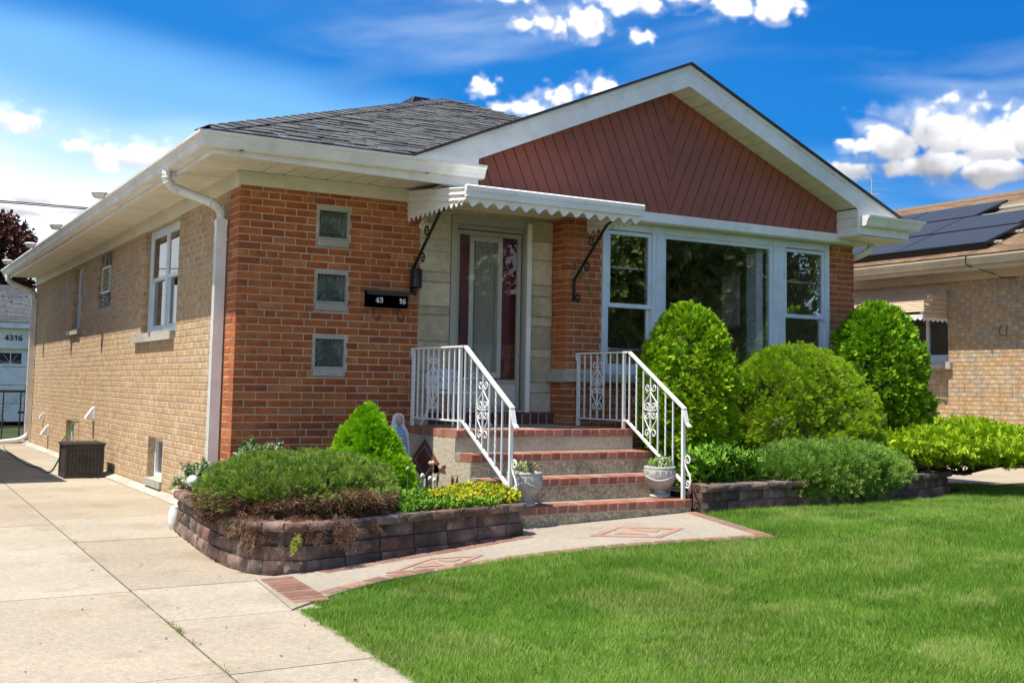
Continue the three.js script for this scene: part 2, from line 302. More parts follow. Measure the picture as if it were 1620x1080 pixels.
{
  const g = new THREE.PlaneGeometry(12.4, 9, 62, 45).rotateX(-Math.PI / 2).translate(5.36, 0, 5.7);
  struct('lawn', warp(g, (v) => { const e = driveEdge(v.z); if (v.x < -0.6) v.x = e; v.y = GH(v.x) - 0.03; }), M.turf);
  // driveway slabs with joints between them
  const drive = new THREE.Group(); drive.name = 'driveway'; drive.userData.kind = 'structure'; scene.add(drive);
  const mats = [[.475, .405, .31], [.50, .44, .35], [.445, .375, .285], [.485, .425, .335]].map((c) => { const m = M.concrete.clone(); m.color = lin(...c); return m; });
  const jx = (z) => -1.385 - 0.018 * z;
  const zc = [-14.2, -11.6, -9.1, -6.6, -4.0, -2.2, -0.66, 0.87, 2.02, 3.1, 4.1, 5.3, 6.6, 8.2, 10, 12.5];
  const rightX = (z) => z < 0.6 ? -0.01 : z < 3.06 ? -0.55 : z < 4.11 ? -0.62 : driveEdge(z);
  for (let i = 0; i < zc.length - 1; i++) {
    const a = zc[i] + 0.004, b = zc[i + 1] - 0.004, L = 0.006;
    const rx0 = Math.max(rightX(a + .02), rightX((a + b) / 2)), rx1 = Math.max(rightX(b - .02), rightX((a + b) / 2));
    const s = part(drive, 'slab', flat([[jx(a) + L, a], [rx0, a], [rx1, b], [jx(b) + L, b]], -0.08, 0.0 - rr(0, .003)), mats[rnd() * 4 | 0]); void s;
  }
  const zl = [-14.2, -10.6, -7.0, -3.4, -0.3, 3.15, 5.26, 8.4, 12.5];
  for (let i = 0; i < zl.length - 1; i++) {
    const a = zl[i] + 0.004, b = zl[i + 1] - 0.004, L = 0.006;
    part(drive, 'slab', flat([[-5.2, a], [jx(a) - L, a], [jx(b) - L, b], [-5.2, b]], -0.08, 0.0 - rr(0, .003)), mats[rnd() * 4 | 0]);
  }
  part(drive, 'joint_bed', bx(-5.2, -0.3, -0.1, -0.022, -14.2, 12.5), M.soil);
  part(drive, 'wall_footing_strip', poly([[-.001, 0], [-.11, .002], [-.10, .012], [-.001, .045]], 13.4).translate(0, 0, -13.4), M.limestone);
  struct('concrete_pad', flat([[7.9, -14], [12.2, -14], [12.2, .9], [8.6, .98]], -0.05, 0.115), M.concrete);
}
// the front walk: slab, brick borders, diamond inlays
const brickTones = [[.34, .17, .115], [.40, .21, .145], [.29, .14, .10], [.44, .25, .18], [.33, .19, .14], [.37, .16, .11]];
{
  const w = new THREE.Group(); w.name = 'front_walk'; w.userData.kind = 'structure'; scene.add(w);
  const rise = (g) => warp(g, (v) => { v.y += GH(v.x) + .006; });
  part(w, 'slab', rise(flat(walkPoly, -0.1, 0.0)), M.walk);
  const pav = (cx, cz, L, W, ang, y = 0.011) => {
    const g = tint(uvm(cbox(-L / 2, L / 2, -W / 2, W / 2, -0.03, 0, 0.004).rotateX(-Math.PI / 2), rnd() * 9), brickTones[rnd() * 6 | 0]);
    const m = part(w, 'brick', g, M.paver); m.position.set(cx, GH(cx) + y, cz); m.rotation.set(0, ang, Math.atan(0.035) * Math.cos(ang), 'YXZ');
  };
  const along = (P, L, W, inset, gap = 0.022) => {
    for (let i = 0; i < P.length - 1; i++) {
      const [x0, z0] = P[i], [x1, z1] = P[i + 1], D = Math.hypot(x1 - x0, z1 - z0), n = Math.max(1, Math.round(D / L)), a = Math.atan2(-(z1 - z0), x1 - x0), nx = (z1 - z0) / D, nz = -(x1 - x0) / D;
      for (let k = 0; k < n; k++) { const t = (k + .5) / n; pav(x0 + (x1 - x0) * t + nx * inset, z0 + (z1 - z0) * t + nz * inset, D / n - gap, W, a); }
    }
  };
  along([[-.5, 3.855], ...walkLow.slice(2)], 0.2, 0.095, 0.055);
  along([[3.03, 3.74], [3.30, 2.8], [3.46, 2.26]], 0.2, 0.095, 0.06);
  along([[1.55, 2.55], [1.19, 2.66], [.83, 2.78], [.33, 2.90], [-.3, 3.07]], 0.21, 0.10, 0.065);
  for (let i = 0; i < 9; i++) { const t = (i + .5) / 9; pav(-.60 - .06 * t + .02, 3.14 + (3.98 - 3.14) * t, 0.20, 0.074, -0.12); }
  const inlay = (P, name) => { const m = part(w, name, rise(flat(P, 0.0, 0.005)), M.inlay); return m; };
  const lerp = (a, b, t) => [a[0] + (b[0] - a[0]) * t, a[1] + (b[1] - a[1]) * t];
  for (const D of [[[.04, 3.42], [.52, 3.06], [.86, 3.18], [.47, 3.47]], [[1.93, 2.89], [2.38, 2.58], [2.73, 3.0], [2.30, 3.27]]]) {
    const c = [(D[0][0] + D[1][0] + D[2][0] + D[3][0]) / 4, (D[0][1] + D[1][1] + D[2][1] + D[3][1]) / 4];
    const I = D.map((p) => lerp(c, p, .78)), J = D.map((p) => lerp(c, p, .5));
    for (let i = 0; i < 4; i++) { const j = (i + 1) % 4; inlay([D[i], lerp(D[i], D[j], .985), lerp(I[i], I[j], .985), I[i]], 'diamond_border'); }
    inlay([J[0], J[1], c, J[3]].map((p) => p), 'diamond_center'); inlay([lerp(J[1], J[2], .12), J[2], lerp(J[2], J[3], .4), lerp(c, J[2], .3)], 'diamond_center');
  }
}

// ---------------------------------------------------------------- the house
const house = thing('brick_bungalow', 'single-storey orange-red brick bungalow with maroon chevron gable and white trim', 'house');
const CH = 0.0677, YJ = (k) => 3.031 - CH * k, MO = 0.0105;
const redTones = [[.60, .165, .042], [.63, .18, .048], [.55, .14, .038], [.66, .20, .056], [.57, .15, .040], [.61, .165, .044], [.68, .25, .09], [.47, .115, .038]];
const buffTones = [[.72, .51, .30], [.70, .475, .25], [.74, .545, .345], [.67, .455, .28], [.72, .485, .26], [.75, .565, .375], [.67, .43, .25], [.73, .49, .245]];
function courses(x0, x1, k0, k1, first, holes, out) {          // running bond between x0 and x1, cut round openings
  for (let k = k0; k < k1; k++) {
    const yc = YJ(k + .5), cells = [];
    let x = x0, i = 0;
    while (x < x1 - 0.012) {
      let L = first(k, i); L = Math.min(L, x1 - x); cells.push([x, x + L]); x += L; i++;
    }
    for (const [a, b] of cells) {
      let segs = [[a, b]];
      for (const h of holes) if (yc + .02 > h[2] && yc - .02 < h[3]) segs = segs.flatMap(([p, q]) => q <= h[0] || p >= h[1] ? [[p, q]] : [[p, Math.min(q, h[0])], [Math.max(p, h[1]), q]].filter(([s, t]) => t - s > 0.03));
      for (const [p, q] of segs) if (q - p > 0.03) out(p, q, yc, k);
    }
  }
}
const mat4 = (x, y, z, ry = 0) => new THREE.Matrix4().compose(V(x, y, z), new THREE.Quaternion().setFromEuler(new THREE.Euler(0, ry, 0)), V(1, 1, 1));
const HB = CH - MO, pick = (tones) => { const a = rnd(); return tones[Math.floor(Math.pow(a, 1.15) * tones.length)]; };
const FW = [[.735, 1.06, 2.497, 2.885], [.735, 1.06, 1.895, 2.283], [.735, 1.06, 1.282, 1.676]];      // glass block openings, front
const SW = [[-3.92, -2.22, 1.665, 2.99], [-6.93, -5.90, 2.20, 2.99], [-8.99, -8.27, 1.905, 2.95], [-3.28, -2.56, .06, .592], [-9.07, -8.30, .06, .592]];      // openings in the side wall (z)
{
  const red = [];
  const W = .215, FIRST = (k, i) => k % 8 === 1 ? [.1075, .162][i] ?? (i % 2 ? W : .1075) : i === 0 && k % 2 ? .1075 : W;
  courses(0, 1.79, 0, 45, FIRST, FW, (p, q, y, k) => {
    const corner = p < .001, L = q - p - (q > 1.78 ? 0 : MO), d = corner && k % 2 ? .2045 : corner ? .1 : .06;
    red.push({ g: brick(L, HB, d, pick(redTones), rnd() * 3 | 0), m: mat4(p + L / 2 + rr(-.0006, .0006), y, rr(-.0012, .0008)), c: [(p + q) / 2, y, 0] });
  });
  for (let k = 0; k < 45; k++) {                                    // red return on the side wall
    const y = YJ(k + .5), e = k % 2 ? [[-.32, -.215]] : [[-.32, -.1105]];
    for (const [a, b] of e) { const L = b - a - MO * .5; red.push({ g: brick(L, HB, .06, pick(redTones), rnd() * 3 | 0), m: mat4(rr(-.0008, .001), y, (a + b) / 2 - MO * .2, -Math.PI / 2), c: [0, y, (a + b) / 2] }); }
  }
  // bay: left and right pier, apron below the sill
  courses(3.324, 7.48, 0, 45, FIRST, [[3.762, 7.046, 1.36, 3.2], [3.2, 7.7, 1.262, 1.372]], (p, q, y, k) => {
    const corner = p < 3.325, L = q - p - (q > 7.47 || Math.abs(q - 3.762) < .002 ? 0 : MO), d = corner && k % 2 ? .2045 : corner ? .1 : .06;
    red.push({ g: brick(L, HB, d, pick(redTones), rnd() * 3 | 0), m: mat4(p + L / 2, y, .281 + rr(-.001, .001)), c: [(p + q) / 2, y, .281], w: p > 4 && p < 7 ? 2 : 1 });
  });
  for (let k = 0; k < 45; k++) {
    const y = YJ(k + .5); if (y > 1.24 && y < 1.385) continue;
    const [a, b] = k % 2 ? [.0, .0765] : [.0, .181], L = b - a - MO;
    red.push({ g: brick(L, HB, .05, pick(redTones), rnd() * 3 | 0), m: mat4(3.324 + rr(-.0008, .001), y, a + L / 2, -Math.PI / 2), c: [3.324, y, .1] });
  }
  pieces(house, 'red_brick', red, M.redBrick);
  const buff = [];
  courses(-13.35, -.325, 0, 45, (k, i) => k % 8 === 3 ? (i % 2 ? .1075 : W) : i === 0 && k % 2 ? .1075 : W, SW, (p, q, y) => {
    const L = q - p - MO; buff.push({ g: brick(L, HB, .06, pick(buffTones), rnd() * 3 | 0, .0035), m: mat4(rr(-.001, .001), y, p + L / 2, -Math.PI / 2), c: [0, y, (p + q) / 2], w: y < .2 ? 1.3 : 1 });
  });
  pieces(house, 'buff_brick', buff, M.buffBrick);
}
// mortar beds and wall bodies, a few millimetres behind the brick faces
part(house, 'mortar', [holed(.012, 1.79, -.05, 3.03, FW, .2).translate(0, 0, -.2065)], M.mortar);
part(house, 'mortar', [toSide(holed(-13.35, -.0, -.05, 3.03, SW, .2)).translate(.204, 0, 0).translate(0, 0, -.013)], M.mortar);
part(house, 'mortar', [holed(3.3305, 7.474, -.05, 3.03, [[3.762, 7.046, 1.36, 2.985]], .2).translate(0, 0, .0745)], M.mortar);
part(house, 'mortar', [bx(3.3305, 3.5, -.05, 3.03, -.2, .0745)], M.mortar);
part(house, 'rear_wall', [bx(7.24, 7.474, -.05, 3.03, -13.35, .0745), bx(.2065, 7.24, -.05, 3.03, -13.35, -13.15)], M.mortar);
part(house, 'ceiling', [bx(.05, 3.34, 3.035, 3.09, -13.3, -.01), bx(3.34, 7.45, 3.035, 3.09, -13.3, .27), bx(1.8, 3.4, 2.935, 3.03, -.2, -.02)], M.room);
part(house, 'floor', [bx(.2065, 7.24, .80, .9, -13.15, -.21)], M.roomDark);
part(house, 'interior_wall', [bx(2.0, 7.24, .9, 3.03, -5.2, -5.1), bx(1.2, 1.3, .9, 3.03, -5.1, -.21), bx(.95, 1.0, .9, 3.03, -13, -5.2)], M.room);
part(house, 'curtain', [bx(6.26, 6.29, 2.0, 2.62, -.75, -.45)], M.curtain);  // pale panel put in for a piece of interior wall
{
  // stone panels beside the door
  const tones = [[.66, .58, .39], [.70, .62, .45], [.58, .50, .34], [.72, .67, .52], [.63, .58, .43]];
  for (const [a, b] of [[1.797, 2.128], [3.052, 3.32]]) {
    let y = .958; const hs = [.215, .10, .075, .20, .105, .26, .085, .24, .10, .21, .12, .26, .20];
    for (let i = 0; i < hs.length && y < 2.94; i++) {
      const h = i === hs.length - 1 ? 2.96 - y : hs[(i + (a > 3 ? 3 : 0)) % hs.length];
      const top = Math.min(y + h - .008, 2.955);
      const m = part(house, 'stone', tint(uvm(cbox(a, b, y, top, -.05, rr(.006, .016), .006), rnd() * 5), tones[rnd() * 5 | 0]), M.stone); void m;
      y += h;
    }
  }
  part(house, 'mortar', [bx(1.79, 2.135, .6, 3.0, -.2, -.006), bx(3.045, 3.33, .6, 3.0, -.2, -.006), bx(2.135, 3.045, 2.935, 3.0, -.2, -.006)], M.mortar);
}
// glass block lights in the front wall
for (const [a, b, c, d] of FW) {
  const f = part(house, 'glass_block_window', [bx(a, a + .022, c + .075, d, -.09, -.004), bx(b - .022, b, c + .075, d, -.09, -.004), bx(a + .022, b - .022, d - .04, d, -.09, -.004), bx(a + .022, b - .022, c + .075, c + .095, -.09, -.004)], M.limestone);
  part(f, 'sill', cbox(a + .005, b - .005, c + .004, c + .074, -.09, .012, .004), M.limestone);
  part(f, 'glass_block', cbox(a + .024, b - .024, c + .097, d - .042, -.095, -.022, .012), M.block_glass);
  part(f, 'backing', bx(a, b, c, d, -.2, -.19), M.roomDark);
}
// side wall windows
function sashPair(parent, z0, z1, y0, y1, mull) {
  const F = (a, b, c, d, x0, x1) => bx(x0, x1, c, d, a, b);
  const fr = [F(z0, z0 + .06, y0, y1, .07, .15), F(z1 - .06, z1, y0, y1, .07, .15), F(z0 + .06, z1 - .06, y1 - .06, y1, .07, .15), F(z0 + .06, z1 - .06, y0, y0 + .05, .07, .15)];
  const zs = mull ? [[z0 + .06, (z0 + z1) / 2 - .03], [(z0 + z1) / 2 + .03, z1 - .06]] : [[z0 + .06, z1 - .06]];
  if (mull) fr.push(F((z0 + z1) / 2 - .03, (z0 + z1) / 2 + .03, y0 + .05, y1 - .06, .07, .15));
  const w = part(parent, 'window', fr, M.sash), ym = (y0 + y1) / 2 + .02;
  for (const [a, b] of zs) for (const [c, d, x] of [[y0 + .05, ym + .018, .105], [ym - .018, y1 - .06, .08]]) {
    const s = part(w, 'sash', [F(a, a + .04, c, d, x, x + .022), F(b - .04, b, c, d, x, x + .022), F(a + .04, b - .04, d - .036, d, x, x + .022), F(a + .04, b - .04, c, c + .042, x, x + .022)], M.sash); void s;
    part(w, 'pane', F(a + .04, b - .04, c + .042, d - .036, x + .009, x + .013), M.tintGlass);
  }
  return w;
}
sashPair(house, -3.905, -2.235, 1.77, 2.985, true);
part(house, 'window_sill', cbox(-.055, .15, 1.667, 1.768, -4.22, -2.26, .006), M.limestone);
sashPair(house, -8.975, -8.285, 2.005, 2.945, false);
part(house, 'window_sill', cbox(-.055, .15, 1.908, 2.003, -9.12, -8.20, .006), M.limestone);
{
  const f = part(house, 'glass_block_window', [bx(.02, .1, 2.20, 2.225, -6.93, -5.90), bx(.02, .1, 2.965, 2.99, -6.93, -5.90)], M.limestone);
  for (let i = 0; i < 5; i++) for (let j = 0; j < 4; j++) { const z = -6.92 + i * .202, y = 2.228 + j * .184; if (i > 0 && i < 4 && j > 0 && j < 3) continue; part(f, 'glass_block', cbox(.03, .10, y, y + .178, z, z + .196, .012), M.block_glass); }
  part(f, 'vent_frame', [bx(.01, .08, 2.415, 2.44, -6.71, -6.12), bx(.01, .08, 2.755, 2.78, -6.71, -6.12), bx(.01, .08, 2.44, 2.755, -6.71, -6.685), bx(.01, .08, 2.44, 2.755, -6.145, -6.12)], M.alu);
  for (let i = 0; i < 4; i++) part(f, 'louver', bx(-.003, .003, -.038, .038, -6.68, -6.15).rotateZ(.5).translate(.045, 2.482 + i * .078, 0), M.tintGlass);
  part(f, 'backing', bx(.19, .2, 2.2, 2.99, -6.93, -5.9), M.roomDark);
}
for (const [a, b] of [[-3.28, -2.56], [-9.07, -8.30]]) {
  const w = part(house, 'basement_window', [bx(.08, .14, .145, .592, a, a + .05), bx(.08, .14, .145, .592, b - .05, b), bx(.08, .14, .545, .592, a + .05, b - .05), bx(.08, .14, .145, .19, a + .05, b - .05), bx(.085, .135, .19, .545, (a + b) / 2 - .02, (a + b) / 2 + .02)], M.white);
  part(w, 'pane', bx(.11, .114, .19, .545, a + .05, b - .05), M.tintGlass);
  part(w, 'curtain', bx(.17, .18, .15, .59, a, b), M.curtain);
  part(w, 'sill', cbox(-.03, .14, .062, .142, a - .02, b + .02, .006), M.limestone);
}
// dryer vents, pipe and tap on the side wall
for (const [z, y, s] of [[-6.72, .73, 1], [-10.9, .33, 1], [-11.54, .56, .6]]) part(house, 'vent_hood', [poly([[0, .10 * s], [-.03, .10 * s], [-.12 * s, -.04 * s], [-.11 * s, -.05 * s], [0, -.04]], .13 * s).translate(-.002, y, z - .06), bx(-.012, -.001, y - .08 * s, y + .12 * s, z - .09 * s, z + .09 * s)], M.white);
part(house, 'tap', [tube([V(0, .60, -7.9), V(-.07, .60, -7.9), V(-.09, .56, -7.9), V(-.09, .47, -7.9)], .012), tube([V(-.09, .48, -7.9), V(-.14, .42, -7.95), V(-.22, .30, -8.02)], .011), new THREE.TorusGeometry(.03, .008, 6, 14).rotateX(Math.PI / 2).translate(-.07, .64, -7.9)], M.hose);
// trim: frieze, soffits, fascia, gutters
part(house, 'frieze_board', [bx(-.022, 1.655, 3.003, 3.128, -.004, .022)], M.frieze);
part(house, 'frieze_board', [bx(-.022, .004, 2.985, 3.128, -13.37, -.004)], M.frieze);
{
  const left = [], n = 68;
  for (let i = 0; i < n; i++) { const z1 = .785 - i * .208 - .004, z0 = z1 - .2; if (z0 < -13.6) break; part(house, 'soffit_panel', cbox(-.449, i < 4 ? -.03 : -.002, 3.130, 3.142, z0, z1 - .007, .005), M.soffit); left.push(z0); }
  for (let i = 0; i < 8; i++) part(house, 'soffit_panel', cbox(-.026 + i * .208, -.026 + i * .208 + .194, 3.130, 3.142, .024, .767, .004), M.soffit);
  part(house, 'soffit_panel', cbox(1.64, 2.0, 3.130, 3.142, .024, .767, .004), M.soffit);
  part(house, 'soffit_backing', [bx(-.45, -.03, 3.146, 3.15, -13.6, .76), bx(-.03, 2.0, 3.146, 3.15, .0, .76)], M.plywood);
}
part(house, 'fascia', [bx(-.467, -.45, 3.10, 3.27, -13.6, .768), poly([[-.467, 3.102], [2.0, 3.062], [2.0, 3.27], [-.467, 3.27]], .017).translate(0, 0, .768)], M.white);
// K-style gutter: profile in (outward, up)
const gutterP = [[0, 3.145], [.085, 3.145], [.10, 3.165], [.105, 3.185], [.125, 3.225], [.145, 3.24], [.148, 3.262], [.132, 3.262], [.132, 3.248], [.115, 3.235], [.093, 3.19], [.085, 3.158], [.006, 3.158], [.006, 3.262], [0, 3.262]];
function gutterRun(a, b, nx, nz, ma, mb) {                        // along a -> b, outward (nx, nz), mitred by ma, mb times the outward distance
  const s = [], D = V().subVectors(b, a).normalize();
  const at = (q, e, m) => e.clone().add(V(nx * q[0], q[1], nz * q[0])).addScaledVector(D, m * q[0]);
  const g = []; const P = gutterP;
  for (let i = 0; i < P.length; i++) { const j = (i + 1) % P.length; const p0 = at(P[i], a, ma), p1 = at(P[j], a, ma), q0 = at(P[i], b, mb), q1 = at(P[j], b, mb); g.push(p0, q0, q1, p0, q1, p1); }
  for (const [e, m] of [[a, ma], [b, mb]]) if (m === 0) { const pr = P.slice(0, 8).concat([[0, 3.262]]); const sh = THREE.ShapeUtils.triangulateShape(pr.map((p) => new THREE.Vector2(...p)), []); for (const t of sh) t.forEach((k) => g.push(at(pr[k], e, 0))); }
  const geo = new THREE.BufferGeometry(); geo.setAttribute('position', new THREE.Float32BufferAttribute(g.flatMap((v) => [v.x, v.y, v.z]), 3)); geo.computeVertexNormals(); void s; return geo;
}
part(house, 'gutter', gutterRun(V(-.468, 0, -13.6), V(-.468, 0, .786), -1, 0, 0, 1), M.white);
part(house, 'gutter', gutterRun(V(-.468, 0, .786), V(2.03, 0, .786), 0, 1, -1, 0), M.white);
part(house, 'gutter', gutterRun(V(7.04, 0, .80), V(7.86, 0, .80), 0, 1, 0, 1), M.white);
part(house, 'gutter', gutterRun(V(7.86, 0, .80), V(7.86, 0, -13.6), 1, 0, -1, 0), M.white);
for (const z of [-2.9, -6.0, -9.1, -12.1]) part(house, 'gutter_seam', gutterRun(V(-.4685, 0, z), V(-.4685, 0, z + .025), -1.012, 0, 0, 0), M.white);
part(house, 'gutter_seam', [gutterRun(V(-.25, 0, .7865), V(-.228, 0, .7865), 0, 1.012, 0, 0), gutterRun(V(1.45, 0, .7865), V(1.472, 0, .7865), 0, 1.012, 0, 0)], M.white);
// downspouts
function downspout(zt, zw, yb, kick) {
  const P = [V(-.535, 3.15, zt), V(-.535, 3.06, zt), V(-.46, 2.99, zt), V(-.15, 2.865, zw), V(-.068, 2.80, zw), V(-.062, 2.70, zw)];
  const c = new THREE.CatmullRomCurve3(P, false, 'catmullrom', .25), g = [];
  const ribs = new THREE.TubeGeometry(c, 90, .046, 4, false);
  g.push(ribs);
  for (const t of [.05, .09, .13, .17, .21, .25, .29, .72, .76, .80, .84, .88, .92, .97]) { const p = c.getPointAt(t), d = c.getTangentAt(t); g.push(new THREE.TorusGeometry(.046, .006, 5, 10).applyQuaternion(new THREE.Quaternion().setFromUnitVectors(V(0, 0, 1), d)).translate(p.x, p.y, p.z)); }
  g.push(bx(-.112, -.018, yb, 2.72, zw - .04, zw + .04), bx(-.116, -.014, 2.66, 2.71, zw - .044, zw + .044), bx(-.116, -.014, 2.52, 2.545, zw - .044, zw + .044));
  for (const d of [-.022, 0, .022]) g.push(bx(-.116, -.105, yb, 2.52, zw + d - .004, zw + d + .004));
  if (kick) g.push(tube([V(-.065, yb + .02, zw), V(-.09, yb - .06, zw + .02), V(-.25, yb - .13, zw + .08), V(-.75, .05, zw + .25)], .045, 20, 6));
  return part(house, 'downspout', g, M.white);
}
downspout(-.50, -.36, .02, false);
downspout(-13.1, -13.1, .22, true);
// lamps standing out from the side gutter
for (const z of [-3.2, -6.37, -8.95, -12.0]) {
  const l = part(house, 'eave_lamp', [lathe([[0, .055], [.06, .055], [.085, .045], [.088, .03], [.08, .028]], 20, -.665, 3.262, z)], M.white);
  part(l, 'bowl', lathe([[.078, .028], [.074, .005], [.05, -.022], [0, -.032]], 20, -.665, 3.262, z), M.whiteIron);
  part(l, 'arm', bar(V(-.585, 3.27, z), V(-.52, 3.262, z), .018), M.alu);
}
// ---------------------------------------------------------------- roof
const GX_ = 4.515, SL = 0.412, EY = 3.264, EZ = .90, EX = -.585, RX = 3.69, RXE = 7.965;
{
  const ry = EY + SL * (RX - EX), rz = EZ - (RX - EX), bz = -13.75, brz = bz + (RX - EX);
  const quad = (P) => { const a = []; for (let i = 1; i < P.length - 1; i++) a.push(...P[0], ...P[i], ...P[i + 1]); const g = new THREE.BufferGeometry(); g.setAttribute('position', new THREE.Float32BufferAttribute(a, 3)); g.computeVertexNormals(); return g; };
  const A = [EX, EY, EZ], Bq = [RXE, EY, EZ], Cc = [RXE, EY, bz], D = [EX, EY, bz], R1 = [RX, ry, rz], R2 = [RX, ry, brz];
  part(house, 'roof_deck', [quad([A, [1.22, EY, EZ], [GX_, 4.685, EZ - (4.685 - EY) / SL], R1]), quad([R1, [GX_, 4.685, EZ - (4.685 - EY) / SL], [7.81, EY, EZ], Bq]), quad([D, A, R1, R2]), quad([Bq, Cc, R2, R1]), quad([Cc, D, R2])], M.roofing);
  // asphalt shingle tabs on the front slope
  const tones = [[.20, .205, .22], [.235, .24, .25], [.165, .17, .185], [.27, .272, .28], [.12, .125, .137], [.215, .22, .235]];
  const nrm = V(0, 1, SL).normalize(), up = V(0, SL, -1).normalize(), list = [], EXP = .135;
  const geos = [];
  for (const w of [.12, .17, .23, .30]) for (const t of tones) {
    const th = rr(.006, .016), g = cbox(-w / 2 + .003, w / 2 - .003, -.012, EXP + .02, 0, th, .002); warp(g, (v) => { v.z += (1 - clamp((v.y) / EXP)) * .010; }); geos.push({ w, g: tint(uvm(g, rnd() * 5), t) });
  }
  const ny = Math.floor((RX - EX) * Math.hypot(1, SL) / EXP);
  for (let j = 0; j < ny; j++) {
    const s = (j * EXP) / Math.hypot(1, SL), y = EY + SL * s, z = EZ - s;
    let x = EX + s + .02 + rr(0, .1);
    while (x < RXE - s) {
      const q = geos[rnd() * geos.length | 0], xc = x + q.w / 2;
      const gy = 4.69 - .43 * Math.abs(xc - 4.52);
      if (xc + q.w / 2 < RXE - s && (gy < y + .12 || z < -2.2 - (xc > 4 ? 0 : 0)) && (xc < 4.6 || z < -2.2) && !(z > .78 && xc > 1.3)) {
        const m = new THREE.Matrix4().makeBasis(V(1, 0, 0), up, nrm); m.setPosition(xc, y + .004, z + .002);
        list.push({ g: q.g, m, c: [xc, y, z], w: xc > 4 ? 2 : 1 });
      }
      x += q.w;
    }
  }
  pieces(house, 'shingle', list, M.shingle);
  // hip caps
  const cap = (p, q, nL, nR) => {
    const d = V().subVectors(q, p), n = Math.floor(d.length() / .17); d.normalize();
    for (let i = 0; i < n; i++) {
      const g = [];
      for (const nn of [nL, nR]) { const side = V().crossVectors(nn, d).normalize(); if (side.dot(nL.clone().sub(nR)) * (nn === nL ? 1 : -1) < 0) side.negate(); const b = cbox(0, .15, -.02, .2, 0, .008, .002); b.applyMatrix4(new THREE.Matrix4().makeBasis(side, d, nn)); warp(b, (v) => v.add(nn.clone().multiplyScalar(.016 + .012 * (1 - clamp(v.dot(d) / .17))))); g.push(b); }
      const m = part(house, 'hip_cap', tint(join(g), tones[rnd() * 6 | 0]), M.shingle); m.position.copy(p).addScaledVector(d, i * .17);
    }
  };
  const nF = V(0, 1, SL).normalize(), nW = V(-SL, 1, 0).normalize(), nE = V(SL, 1, 0).normalize();
  cap(V(A[0] + .1, A[1] + .1 * SL, A[2] - .1), V(...R1), nW, nF); cap(V(RX + 3.2, ry - 3.2 * SL, rz + 3.2), V(...R1), nF, nE); cap(V(...R2), V(...R1), nW, nE);
  const vent = part(house, 'roof_vent', [poly([[-.22, 0], [.22, 0], [.12, .2], [-.12, .2]], .4, .01)], M.black); vent.position.set(3.66, ry - .02, -4.5);
}
